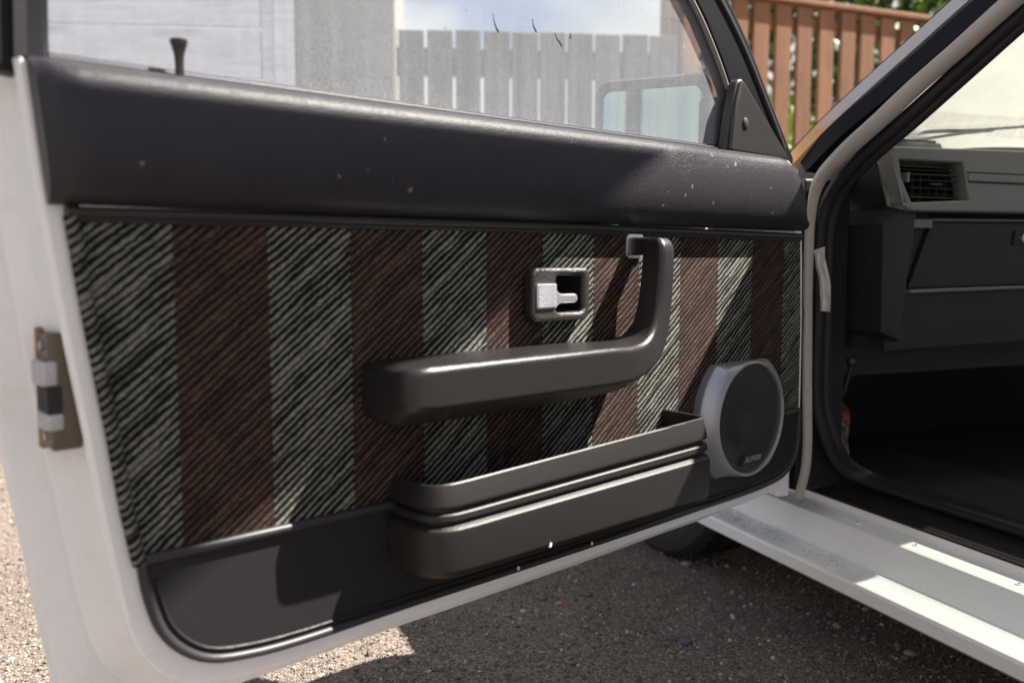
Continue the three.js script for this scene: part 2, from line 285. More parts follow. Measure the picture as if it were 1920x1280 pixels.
  plant('leafy_shrub', 'mid green shrub with broad leaves behind the fence near the pillar', 'shrub', 1.05, 0.5, 0.5, 1.5, 0.32, 620, 0.12, leaves[0], 12);
  plant('leafy_shrub', 'dark green shrub filling the gaps at the far end of the fence', 'shrub', 1.75, 0.6, 0.6, 1.9, 0.45, 1100, 0.08, leaves[1], 13);
  plant('leafy_shrub', 'loose airy shrub with small leaves against the sky behind the fence', 'shrub', 0.35, 0.8, 0.8, 1.75, 0.35, 260, 0.06, leaves[1], 14);
  plant('small_tree', 'dark leaved tree overtopping the brown slat fence', 'tree', 1.75, 1.3, 1.75, 3.2, 0.8, 3000, 0.09, leaves[2], 15);
  plant('small_tree', 'yellowish green tree overtopping the fence beyond the dark one', 'tree', 2.5, 1.0, 1.7, 3.0, 0.6, 1500, 0.09, leaves[0], 16);
  plant('small_tree', 'low bushy dark tree behind the far end of the fence', 'tree', 1.25, 1.5, 0.9, 2.45, 0.4, 900, 0.07, leaves[2], 17);

  // behind the camera: the pale fence that the door mirror shows
  const pf = thing('picket_fence', 'pale painted picket fence mirrored in the door mirror', 'fence', [-3.1, 0, 0.3], Math.PI / 2 + 0.67);
  const pale = std('palePaint', [0.15, 0.175, 0.155], { roughness: 0.7 });
  const pk = box(-0.05, 0.05, 0.05, 1.85, 0, 0.02, 0.004);
  for (let k = 0; k < 20; k++) { const b = part(pf, 'picket', pk, pale); b.position.x = -1.9 + k * 0.19; }
  for (const h of [1.3, 0.4]) part(pf, 'rail', box(-2, 2, h, h + 0.1, 0.022, 0.06, 0.004), std('paleRail' + h, [0.16, 0.18, 0.165], { roughness: 0.8 }));
}

// ---------------------------------------------------------------- the car (local x: inboard from the door hinge, y: height, z: towards the rear)
const HINGE = [0.5285, 0, -1.5758], CAR_TURN = THREE.MathUtils.degToRad(21.8), DOOR_TURN = THREE.MathUtils.degToRad(41.5);
let car;
{
  car = thing('car', 'white coupe with its striped cloth lined front door standing open', 'car', HINGE, CAR_TURN);
  const C = (e, h, f) => V(e, h, -f), UPX = V(1, 0, 0);
  const along = (prof, f0, f1, crease = 0.6) => loft([prof.map(([e, h]) => C(e, h, f1)), prof.map(([e, h]) => C(e, h, f0))], { crease });
  const arc = (a, r, n = 8) => [...Array(n).keys()].map(i => [r[0] * Math.cos(i / n * 6.2832 + a), r[1] * Math.sin(i / n * 6.2832 + a)]);
  const plate = (pts, f0, f1, o) => slab(pts, -f1, -f0, o);                       // outline in (e, h), thickness along f
  const side = (pts, e0, e1, o = {}) => { const g = slab(pts.map(([f, h]) => [f, h]), 0, e1 - e0, o); g.rotateY(Math.PI / 2).translate(e0, 0, 0); return boxUV(g); };   // outline in (f, h), thickness along e

  // sill with the dirt that has settled on it
  const dirtTex = tex(1024, 256, (i, j) => {                          // x: 0.35 m ahead of the hinge to 0.69 m behind it; y: height 0.16 to 0.29
    const f = 0.35 - i / 1024 * 1.04, q = j / 256 * 0.28, n = fbm(i / 4, j / 4, 91, 5), b = fbm(i / 70, j / 40, 97, 4), s = vnoise(i / 1.6, j / 1.6, 5);   // q: across the sill, lip to seal
    const low = sm(0.034, 0.046, q) * sm(0.120, 0.070, q) * sm(-0.16, 0.06, f) * 0.62 + sm(0.030, 0.036, q) * sm(0.09, 0.06, q) * 0.12, shelf = sm(0.172, 0.182, q) * sm(0.235, 0.20, q) * sm(-0.04, 0.14, f) * 0.6 + sm(0.172, 0.182, q) * 0.05, all = 0.02;
    const d = Math.min(1, (low + shelf + all) * sm(0.40, 0.72, 0.55 * n + 0.45 * b) * 0.85 + (s > 0.93 ? 0.35 : 0) * sm(0.45, 0.6, b));
    return [mix(0.80, 0.19, d), mix(0.79, 0.155, d), mix(0.77, 0.12, d)];
  }, { srgb: true }); dirtTex.wrapS = dirtTex.wrapT = THREE.ClampToEdgeWrapping;
  const sillMat = std('sillPaint', [1, 1, 1], { roughness: 0.5, clearcoat: 0.25, clearcoatRoughness: 0.35, map: dirtTex });
  const sillProf = [[0, 0.163], [0, 0.183], [0.003, 0.1875], [0.008, 0.189], [0.030, 0.1905], [0.046, 0.1935], [0.056, 0.199], [0.064, 0.209], [0.083, 0.240], [0.087, 0.2455], [0.093, 0.2480], [0.122, 0.2515], [0.129, 0.2545], [0.133, 0.260], [0.134, 0.268], [0.195, 0.268], [0.195, 0.150], [0.02, 0.150]];
  const sg = along(sillProf, 0.34, -1.35, 0.35), uv = sg.attributes.uv, pp = sg.attributes.position;
  for (let i = 0; i < uv.count; i++) uv.setXY(i, (0.35 + pp.getZ(i)) / 1.04, (pp.getX(i) + pp.getY(i) - 0.16) / 0.28);
  const sill = part(car, 'door_sill', sg, sillMat, 'white painted sill with dirt along its lower ledge');
  for (const f of [-0.03, -0.165, -0.36]) { const g = fin(new THREE.CylinderGeometry(0.0055, 0.006, 0.002, 18).translate(0.109, 0.2500, -f), 0.6), q = fin(new THREE.CylinderGeometry(0.0018, 0.0018, 0.0032, 10).translate(0.109, 0.2500, -f), 0.6); const s = part(sill, 'plug', g, M.whitePaint); q; part(sill, 'plug_hole', q, M.dark); }
  // ribbed black sill strip and door seal
  const strip = [[0.1305, 0.2685]]; for (let k = 0; k < 8; k++) { const e = 0.131 + k * 0.0075; strip.push([e, 0.272 + k * 0.0028], [e + 0.0054, 0.2742 + k * 0.0028], [e + 0.0062, 0.271 + k * 0.0028]); } strip.push([0.195, 0.290], [0.195, 0.2685]);
  part(car, 'sill_strip', along(strip, 0.16, -1.3, 0.4), M.rubber, 'black ribbed rubber strip on the sill');
  const sealPath = smooth([[0.183, 0.307, 0.9], [0.182, 0.307, 0.30], [0.178, 0.308, 0.06], [0.160, 0.318, -0.03], [0.124, 0.346, -0.042], [0.088, 0.398, -0.040], [0.076, 0.457, -0.052], [0.072, 0.62, -0.052], [0.07, 0.80, -0.050], [0.07, 0.853, -0.028], [0.07, 0.909, 0.038], [0.095, 0.972, 0.118], [0.136, 1.041, 0.184], [0.174, 1.105, 0.245], [0.215, 1.175, 0.318], [0.24, 1.205, 0.42], [0.245, 1.215, 0.9]], 120);
  part(car, 'door_seal', [sweep(sealPath, arc(0, [0.0115, 0.013], 12), UPX, 1.2), sweep(sealPath.map(p => p.clone().add(V(0.018, 0, 0))), arc(0, [0.016, 0.012], 12), UPX, 1.2)], M.rubber, 'black rubber seal round the door opening');
  // pillar: painted rail, gutter, rusty outer return
  const rail = smooth([[0.03, 0.29, -0.04], [0.03, 0.356, -0.023], [0.03, 0.525, -0.028], [0.03, 0.722, -0.034], [0.03, 0.818, -0.031], [0.03, 0.875, -0.013], [0.034, 0.920, 0.043], [0.052, 0.967, 0.103], [0.082, 1.018, 0.150], [0.112, 1.068, 0.203], [0.148, 1.129, 0.264], [0.19, 1.195, 0.335], [0.205, 1.222, 0.43], [0.21, 1.235, 1.0]], 110);
  const pillar = part(car, 'pillar', loft(rail.map((p, i) => { const t = rail[Math.min(i + 1, rail.length - 1)].clone().sub(rail[Math.max(i - 1, 0)]).normalize(), sd = UPX.clone().cross(t).normalize(), u2 = t.clone().cross(sd), k = mix(0.55, 1, sm(0.82, 0.94, p.y)); return arc(0, [0.0125, 0.018], 14).map(([a, b]) => p.clone().addScaledVector(sd, a * k).addScaledVector(u2, b * k)); }), { crease: 1.2 }), M.beigePaint, 'greyish white painted windscreen pillar and hinge post');
  const gut = smooth([[0.028, 0.905, -0.045], [0.04, 0.960, 0.030], [0.07, 1.013, 0.098], [0.11, 1.085, 0.180], [0.145, 1.145, 0.247], [0.185, 1.21, 0.325], [0.20, 1.238, 0.43], [0.205, 1.252, 1.0]], 90);
  part(pillar, 'gutter', sweep(gut, [[-0.016, -0.012], [0.016, -0.012], [0.016, 0.014], [-0.016, 0.014]], UPX, 0.5), M.blackPaint);
  const rustTex = tex(512, 64, (i, j) => { const x = i / 512, n = fbm(i / 30, j / 12, 41, 5), r = sm(0.30, 0.10, x + 0.22 * (n - 0.5)); return [mix(0.52, 0.55, r), mix(0.50, 0.30, r), mix(0.50, 0.13, r)]; }, { srgb: true });
  const outPath = smooth([[0.006, 0.908, -0.068], [0.030, 0.966, -0.010], [0.066, 1.028, 0.052], [0.110, 1.100, 0.128], [0.141, 1.151, 0.182], [0.18, 1.215, 0.258], [0.2, 1.25, 0.36], [0.205, 1.265, 1.0]], 90);
  const og = sweep(outPath, [[-0.0115, -0.006], [0.0115, -0.006], [0.0115, 0.007], [-0.0115, 0.007]], UPX, 0.5);
  { const p = og.attributes.position, u = og.attributes.uv; for (let i = 0; i < p.count; i++) u.setXY(i, (p.getY(i) - 0.9) / 0.35, (p.getX(i)) * 8); }
  part(pillar, 'outer_return', og, std('rustyPaint', [1, 1, 1], { roughness: 0.5, map: rustTex }), 'outer pillar edge stained orange with rust at its foot');
  part(pillar, 'drip_edge', sweep(outPath.map(p => p.clone().add(V(-0.003, 0.008, -0.011))), arc(0, [0.0028, 0.0028], 6), UPX, 1.2), M.blackPaint);
  // front wing, bonnet, wheel
  const wing = [[0.055, 0.29], [0.055, 0.90], [0.5, 0.90], [1.1, 0.82], [1.32, 0.7], [1.32, 0.3], [0.95, 0.3]]; for (let k = 0; k <= 12; k++) { const a = -0.1 + k / 12 * (Math.PI + 0.1); wing.push([0.60 + 0.35 * Math.cos(a), 0.30 + 0.35 * Math.sin(a)]); } wing.push([0.25, 0.29]);
  const fold = g => g.applyMatrix4(new THREE.Matrix4().makeScale(1, 1, 1));
  part(car, 'front_wing', fold(side(wing, -0.012, 0.02, { bevel: 0.004 })), M.whitePaint);
  part(car, 'bonnet', box(0.021, 1.52, 0.86, 0.885, -1.3, -0.34, 0.01), M.whitePaint);
  const wheel = part(car, 'wheel', fin(new THREE.LatheGeometry([[0, -0.02], [0.17, -0.015], [0.19, 0.0], [0.2, 0.03]].map(p => new THREE.Vector2(...p)), 36).rotateZ(Math.PI / 2).translate(0.09, 0.295, -0.60), 0.5), M.steel);
  const tp = [[0.185, 0.0], [0.20, -0.008], [0.25, -0.014], [0.278, -0.004], [0.290, 0.014], [0.294, 0.05], [0.295, 0.09], [0.294, 0.13], [0.288, 0.165], [0.27, 0.185], [0.2, 0.18]];
  part(wheel, 'tyre', fin(new THREE.LatheGeometry(tp.map(p => new THREE.Vector2(...p)), 64).rotateZ(-Math.PI / 2).translate(0.055, 0.296, -0.60), 0.5), std('tyre', [0.035, 0.031, 0.029], { roughness: 0.85, bumpMap: grainTex, bumpScale: 0.003 }));
  const tread = []; for (let k = 0; k < 60; k++) { const a = k / 60 * Math.PI * 2; const b = new THREE.BoxGeometry(0.05, 0.006, 0.02).translate(0.02, 0.294, 0).rotateX(a), c = new THREE.BoxGeometry(0.05, 0.006, 0.02).translate(0.085, 0.294, 0).rotateX(a + 0.05); tread.push(fin(b.translate(0.075, 0.296, -0.6)), fin(c.translate(0.08, 0.296, -0.6))); }
  part(wheel, 'tread', tread, M.rubber);
  // shell that closes the cabin
  part(car, 'floor', box(0.12, 1.42, 0.225, 0.245, -0.62, 1.5), M.carpet, 'dark carpeted floor of the footwell');
  part(car, 'floor_mat', box(0.22, 0.62, 0.247, 0.262, -0.42, 0.3, 0.006), std('mat', [0.020, 0.020, 0.024], { roughness: 1, bumpMap: grainTex, bumpScale: 0.004 }));
  part(car, 'bulkhead', box(0.02, 1.52, 0.2, 0.86, -0.66, -0.625), M.dark);
  part(car, 'kick_panel', [side([[0.18, 0.25], [0.18, 0.9], [0.62, 0.9], [0.62, 0.25]], 0.155, 0.165)], M.dashDark);
  part(car, 'hinge_post', box(0.042, 0.154, 0.292, 0.885, -0.14, -0.066, 0.006), M.rubber);
  part(car, 'far_side', [box(1.50, 1.56, 0.16, 0.90, -1.3, 2.2, 0.01)], M.whitePaint);
  part(car, 'far_pillar', [sweep(smooth([[1.5, 0.90, -0.06], [1.36, 1.1, 0.16], [1.3, 1.24, 0.36]], 20), arc(0, [0.03, 0.04], 10), UPX, 1.2)], M.blackPaint);
  part(car, 'far_centre_pillar', box(1.3, 1.42, 0.9, 1.25, 1.1, 1.2), M.blackPaint);
  part(car, 'rear_shell', [box(0.03, 1.5, 0.2, 1.24, 2.0, 2.04), box(0.0, 0.05, 0.17, 0.92, 1.28, 2.2, 0.01), box(0.1, 0.24, 0.92, 1.22, 1.3, 1.42)], M.whitePaint);
  // roof with an open sunroof
  const roof = part(car, 'roof', [plate([[0.215, 1.235], [0.235, 1.262], [0.4, 1.285], [0.776, 1.29], [0.776, 1.27], [0.24, 1.23]], -2.05, -0.33), plate([[0.872, 1.29], [1.16, 1.285], [1.32, 1.262], [1.34, 1.235], [1.31, 1.23], [0.872, 1.27]], -2.05, -0.33), box(0.777, 0.871, 1.27, 1.292, 0.33, 0.338), box(0.777, 0.871, 1.27, 1.292, 0.96, 2.05)], M.whitePaint, 'white roof with a narrow tinted roof light');
  part(roof, 'sunroof_glass', box(0.777, 0.871, 1.2925, 1.2965, 0.338, 0.96), std('tintedGlass', [0.52, 0.545, 0.53], { roughness: 0.05, transmission: 1, thickness: 0 }));
  part(roof, 'headlining', [box(0.24, 0.74, 1.215, 1.229, 0.34, 2.0), box(0.84, 1.31, 1.215, 1.229, 0.34, 2.0)], M.dashDark);
  // windscreen with a chalky white film
  const wsb = [0.955, 0.01], wst = [1.245, -0.335];                 // height, f at the foot and at the head
  const wq = (e, t, o = 0) => { const h = mix(wsb[0], wst[0], t), f = mix(wsb[1], wst[1], t), k = mix(0.06, 0.205, t), x = mix(k, 1.55 - k, e), bow = 0.20 * 4 * e * (1 - e) * (1 - t); return C(x, h + o * 0.75, f + bow + o * 0.66); };
  const grid = (o, nx = 30, ny = 8) => { const P = [], U = [], I = []; for (let j = 0; j <= ny; j++) for (let i = 0; i <= nx; i++) { const p = wq(i / nx, j / ny, o); P.push(p.x, p.y, p.z); U.push(i / nx, j / ny); if (i < nx && j < ny) { const a = j * (nx + 1) + i; I.push(a, a + 1, a + nx + 2, a, a + nx + 2, a + nx + 1); } } const g = new THREE.BufferGeometry(); g.setAttribute('position', new THREE.Float32BufferAttribute(P, 3)); g.setAttribute('uv', new THREE.Float32BufferAttribute(U, 2)); g.setIndex(I); g.computeVertexNormals(); return g; };
  const ws = part(car, 'windscreen', grid(0), M.glass);
  const filmTex = tex(1024, 256, (i, j) => {
    const x = i / 1024, y = j / 256, n = fbm(i / 30, j / 16, 51, 5), st = vnoise(i / 2.2 + j * 0.35, j / 40, 53), spots = vnoise(i / 3, j / 3, 57) > 0.965 && fbm(i / 60, j / 40, 58, 3) > 0.52;
    const edge = 0.014 * (n - 0.5), y0 = 0.115 + 0.02 * x, y1 = 0.205 + 0.16 * (x - 0.12), inBand = sm(0.112, 0.122, x - 0.1 * (y - 0.15)) * sm(y0, y0 + 0.008, y + edge) * sm(y1, y1 - 0.008, y + edge);
    const streak = sm(0.50, 0.66, st) * sm(y1 - 0.02, y1 - 0.05, y);
    let a = 0.995; a = mix(a, mix(0.82, 0.95, streak), inBand); if (spots) a *= 0.55;
    const c = 0.62 + 0.10 * (n - 0.5); return [c, c * 1.0, c * 0.90, a];
  }, { srgb: true }); filmTex.wrapS = filmTex.wrapT = THREE.ClampToEdgeWrapping;
  part(ws, 'chalky_film', grid(0.004), std('chalk', [1, 1, 1], { roughness: 1, transmission: 0.5, thickness: 0, transparent: true, map: filmTex, side: THREE.DoubleSide }), 'chalky white film on the windscreen with a scraped band');
  part(ws, 'windscreen_rubber', [sweep([...Array(20).keys()].map(i => wq(0.0, i / 19)), arc(0, [0.014, 0.016], 10), UPX, 1.2), sweep([...Array(30).keys()].map(i => wq(i / 29, 0.0)), arc(0, [0.006, 0.006], 8), V(0, 1, 0), 1.2), sweep([...Array(30).keys()].map(i => wq(i / 29, 1.0)), arc(0, [0.02, 0.02], 8), V(0, 1, 0), 1.2)], M.rubber);
  part(car, 'wiper', [tube([wq(0.10, 0.02, 0.02), wq(0.2, 0.09, 0.022), wq(0.36, 0.19, 0.018)].map(p => [p.x, p.y, p.z]), 0.005, 20, 6), tube([wq(0.2, 0.12, 0.012), wq(0.32, 0.17, 0.012), wq(0.5, 0.24, 0.012)].map(p => [p.x, p.y, p.z]), 0.0045, 20, 6)], M.rubber, 'black wiper resting on the windscreen');
  // dashboard
  const ventHole = [[0.170, 0.914], [0.186, 0.838], [0.345, 0.846], [0.325, 0.914]];
  const dash = part(car, 'dashboard', plate([[0.140, 0.929], [0.150, 0.937], [0.5, 0.944], [1.42, 0.944], [1.42, 0.828], [0.206, 0.823], [0.196, 0.826]], -0.034, 0.004, { holes: [ventHole], bevel: 0.005, seg: 3 }), M.dash, 'dark grey padded dashboard with a side air vent');
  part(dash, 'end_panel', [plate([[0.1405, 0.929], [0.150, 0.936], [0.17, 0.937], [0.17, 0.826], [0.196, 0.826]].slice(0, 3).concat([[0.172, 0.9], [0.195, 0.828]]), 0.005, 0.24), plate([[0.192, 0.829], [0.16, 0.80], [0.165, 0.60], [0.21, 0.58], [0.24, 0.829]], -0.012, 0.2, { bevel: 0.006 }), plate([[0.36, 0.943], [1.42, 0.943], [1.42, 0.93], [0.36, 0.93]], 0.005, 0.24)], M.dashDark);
  part(dash, 'trim_strip', plate([[0.336, 0.8955], [0.338, 0.881], [1.42, 0.882], [1.42, 0.8965]], -0.037, -0.03, { bevel: 0.0015 }), M.dash);
  part(dash, 'groove', [plate([[0.338, 0.8805], [0.339, 0.878], [1.42, 0.879], [1.42, 0.8815]], -0.0346, -0.03), plate([[0.334, 0.8985], [0.335, 0.896], [1.42, 0.897], [1.42, 0.8995]], -0.0346, -0.03)], M.dark);
  const vent = part(dash, 'air_vent', [plate([[0.155, 0.936], [0.198, 0.829], [0.47, 0.829], [0.47, 0.936]], 0.03, 0.035)], M.dark, 'black louvred side air vent');
  const sl = (h0, h1, e0, e1, f0, f1) => box(e0, e1, h0, h1, -f1, -f0, 0.0008);
  part(dash, 'vent_frame', [sl(0.9035, 0.906, 0.186, 0.316, -0.022, 0.02), sl(0.898, 0.9, 0.188, 0.316, -0.02, 0.02), sl(0.889, 0.8915, 0.196, 0.322, -0.026, 0.02), sl(0.848, 0.851, 0.208, 0.330, -0.022, 0.02), sl(0.8545, 0.856, 0.208, 0.330, -0.02, 0.02)], M.plastic);
  for (const h of [0.879, 0.865]) part(dash, 'vent_louvre', sl(h, h + 0.0018, 0.204, 0.327, -0.026, 0.01), M.plastic);
  for (const [k, e] of [0.218, 0.238, 0.258, 0.278, 0.300].entries()) part(dash, 'vent_vane', sl(0.852, 0.890, e, e + 0.0014, -0.018, 0.012), M.plastic);
  part(dash, 'vent_tab', sl(0.871, 0.875, 0.25, 0.278, -0.031, -0.02), M.plastic); part(dash, 'vent_wheel', sl(0.875, 0.893, 0.194, 0.199, -0.03, 0.0), M.dash);
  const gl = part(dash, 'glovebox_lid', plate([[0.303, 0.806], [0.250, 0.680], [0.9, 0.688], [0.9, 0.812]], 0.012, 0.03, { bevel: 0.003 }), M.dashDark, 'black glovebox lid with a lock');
  part(dash, 'lid_edge', [plate([[0.302, 0.8125], [0.300, 0.8075], [0.9, 0.8135], [0.9, 0.8185]], 0.008, 0.03, { bevel: 0.0015 }), plate([[0.249, 0.678], [0.246, 0.671], [0.9, 0.680], [0.9, 0.687]], 0.004, 0.03, { bevel: 0.002 })], M.dash);
  part(dash, 'lock_plate', plate([[0.524, 0.792], [0.518, 0.763], [0.60, 0.764], [0.60, 0.793]], 0.008, 0.014, { bevel: 0.001 }), M.plastic);
  part(dash, 'lock', fin(new THREE.CylinderGeometry(0.009, 0.009, 0.006, 24).rotateX(Math.PI / 2).translate(0.545, 0.778, -0.006), 0.5), M.chrome);
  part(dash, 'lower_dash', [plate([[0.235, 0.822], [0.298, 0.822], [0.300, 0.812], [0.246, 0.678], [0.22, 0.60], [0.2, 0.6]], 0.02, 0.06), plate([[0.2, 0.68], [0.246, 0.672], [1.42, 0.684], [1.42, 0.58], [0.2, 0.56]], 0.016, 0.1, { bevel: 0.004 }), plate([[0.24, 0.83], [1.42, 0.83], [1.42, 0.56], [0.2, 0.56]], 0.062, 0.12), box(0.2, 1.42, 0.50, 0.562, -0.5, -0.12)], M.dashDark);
  part(dash, 'corner_trim', plate([[0.228, 0.811], [0.23, 0.793], [0.292, 0.794], [0.294, 0.812]], 0.0, 0.02, { bevel: 0.003 }), M.dash);
  const dv = part(dash, 'demister_outlet', plate([[0.175, 0.944], [0.18, 0.966], [0.385, 0.966], [0.40, 0.945]], 0.075, 0.16, { bevel: 0.004 }), M.dash);
  for (let k = 0; k < 30; k++) part(dash, 'demister_rib', box(0.19 + k * 0.0062, 0.193 + k * 0.0062, 0.966, 0.970, -0.15, -0.076), M.dash);
  part(dash, 'screen_ledge', [box(0.17, 1.4, 0.945, 0.992, -0.235, -0.165, 0.006)], M.dash);
  // bits round the hinge post
  part(car, 'door_hinge', [box(0.005, 0.03, 0.60, 0.645, -0.075, -0.03, 0.004), box(0.0, 0.02, 0.662, 0.672, -0.09, -0.035, 0.002)], M.steel);
  part(car, 'bonnet_release', [tube([[0.172, 0.535, -0.07], [0.175, 0.52, -0.075], [0.172, 0.47, -0.088]], 0.005, 14, 8), fin(new THREE.SphereGeometry(0.011, 16, 10).translate(0.172, 0.537, -0.068), 1.2)], M.plastic, 'black lever in the footwell');

  // things left in and on the car
  const toWorld = g => g.applyMatrix4(new THREE.Matrix4().makeRotationY(CAR_TURN).setPosition(...HINGE));
  const crumple = (pts, seed, amp, nx = 10, ny = 16, th = 0.0006) => { const P = [], N = (nx + 1) * (ny + 1); for (let s = 0; s < 2; s++) for (let j = 0; j <= ny; j++) for (let i = 0; i <= nx; i++) { const p = pts(i / nx, j / ny), k = (vnoise(i / nx * 4 + seed, j / ny * 7, seed) - 0.5) * amp; P.push(p.x - k + s * th, p.y, p.z + k * 0.7); } const I = [], q = (i, j, s) => s * N + j * (nx + 1) + i; for (let j = 0; j < ny; j++) for (let i = 0; i < nx; i++) { I.push(q(i, j, 0), q(i + 1, j, 0), q(i + 1, j + 1, 0), q(i, j, 0), q(i + 1, j + 1, 0), q(i, j + 1, 0), q(i, j, 1), q(i + 1, j + 1, 1), q(i + 1, j, 1), q(i, j, 1), q(i, j + 1, 1), q(i + 1, j + 1, 1)); } const g = new THREE.BufferGeometry(); g.setAttribute('position', new THREE.Float32BufferAttribute(P, 3)); g.setIndex(I); const u = new Float32Array(P.length / 3 * 2); for (let s = 0; s < 2; s++) for (let j = 0; j <= ny; j++) for (let i = 0; i <= nx; i++) { const k = q(i, j, s) * 2; u[k] = i / nx; u[k + 1] = j / ny; } g.setAttribute('uv', new THREE.BufferAttribute(u, 2)); g.computeVertexNormals(); return g; };
  solo('paper_label', toWorld(crumple((x, y) => C(0.048 + 0.004 * Math.sin(y * 5), mix(0.641, 0.752, y) + 0.006 * x * y, mix(0.037, 0.004, x) - 0.016 * (1 - y) + 0.006 * x), 3, 0.006)), std('paper', [0.62, 0.61, 0.58], { roughness: 0.8, map: paintTex, side: THREE.DoubleSide }), 'white paper label hanging over the rubber door seal', 'label');
  const wrapTex = tex(128, 256, (i, j) => { const x = i / 128, y = j / 256, n = fbm(i / 20, j / 20, 7, 4); let c = [0.42, 0.10, 0.07]; if (y > 0.45 && y < 0.6) c = [0.45, 0.40, 0.38]; if (y > 0.45 && y < 0.56 && x > 0.35 && x < 0.75) c = [0.02, 0.05, 0.13]; if (x > 0.55 && y < 0.45) c = [0.42, 0.36, 0.33]; if (x > 0.66 && x < 0.8 && y < 0.42 && (j >> 3) % 2) c = [0.03, 0.03, 0.03]; const k = 0.75 + 0.5 * n; return c.map(v => v * k); }, { srgb: true });
  solo('snack_wrapper', toWorld(crumple((x, y) => C(0.185 + 0.012 * Math.sin(x * 3), mix(0.335, 0.470, y) - 0.03 * x * y, mix(0.145, 0.085, x) + 0.014 * y * (1 - x)), 9, 0.02)), std('wrapper', [1, 1, 1], { roughness: 0.35, map: wrapTex, side: THREE.DoubleSide }), 'crumpled red and white wrapper tucked into the footwell side', 'wrapper');
}

// ---------------------------------------------------------------- shade sail stretched overhead: it shades the upper left of the door
{
  const sail = thing('shade_sail', 'pale triangular shade sail stretched on poles over the parking place', 'shade sail', HINGE, CAR_TURN);
  const A = [1.063, -0.578], B = [-1.111, -2.512], K = [-2.045, -1.689], top = 2.9;      // corners (inboard, forward)
  const fabric = std('canvas', [0.55, 0.50, 0.42], { roughness: 0.9 });
  const g = slab([[A[0], A[1]], [K[0], K[1]], [B[0], B[1]]], 0, 0.004); g.rotateX(-Math.PI / 2).translate(0, top, 0);
  part(sail, 'canvas', g, fabric);
  const steel = M.silver, far = [[2.3, -0.05], [-1.35, -2.75], [-2.3, -1.74]];
  for (const [k, c] of [A, B, K].entries()) { part(sail, 'rope', tube([[c[0], top, -c[1]], [(c[0] + far[k][0]) / 2, top + 0.01, -(c[1] + far[k][1]) / 2], [far[k][0], top + 0.04, -far[k][1]]], 0.005, 6, 6), M.rubber); part(sail, 'pole', fin(new THREE.CylinderGeometry(0.03, 0.035, 3.0, 16).translate(far[k][0], 1.5, -far[k][1]), 0.5), steel); }
}

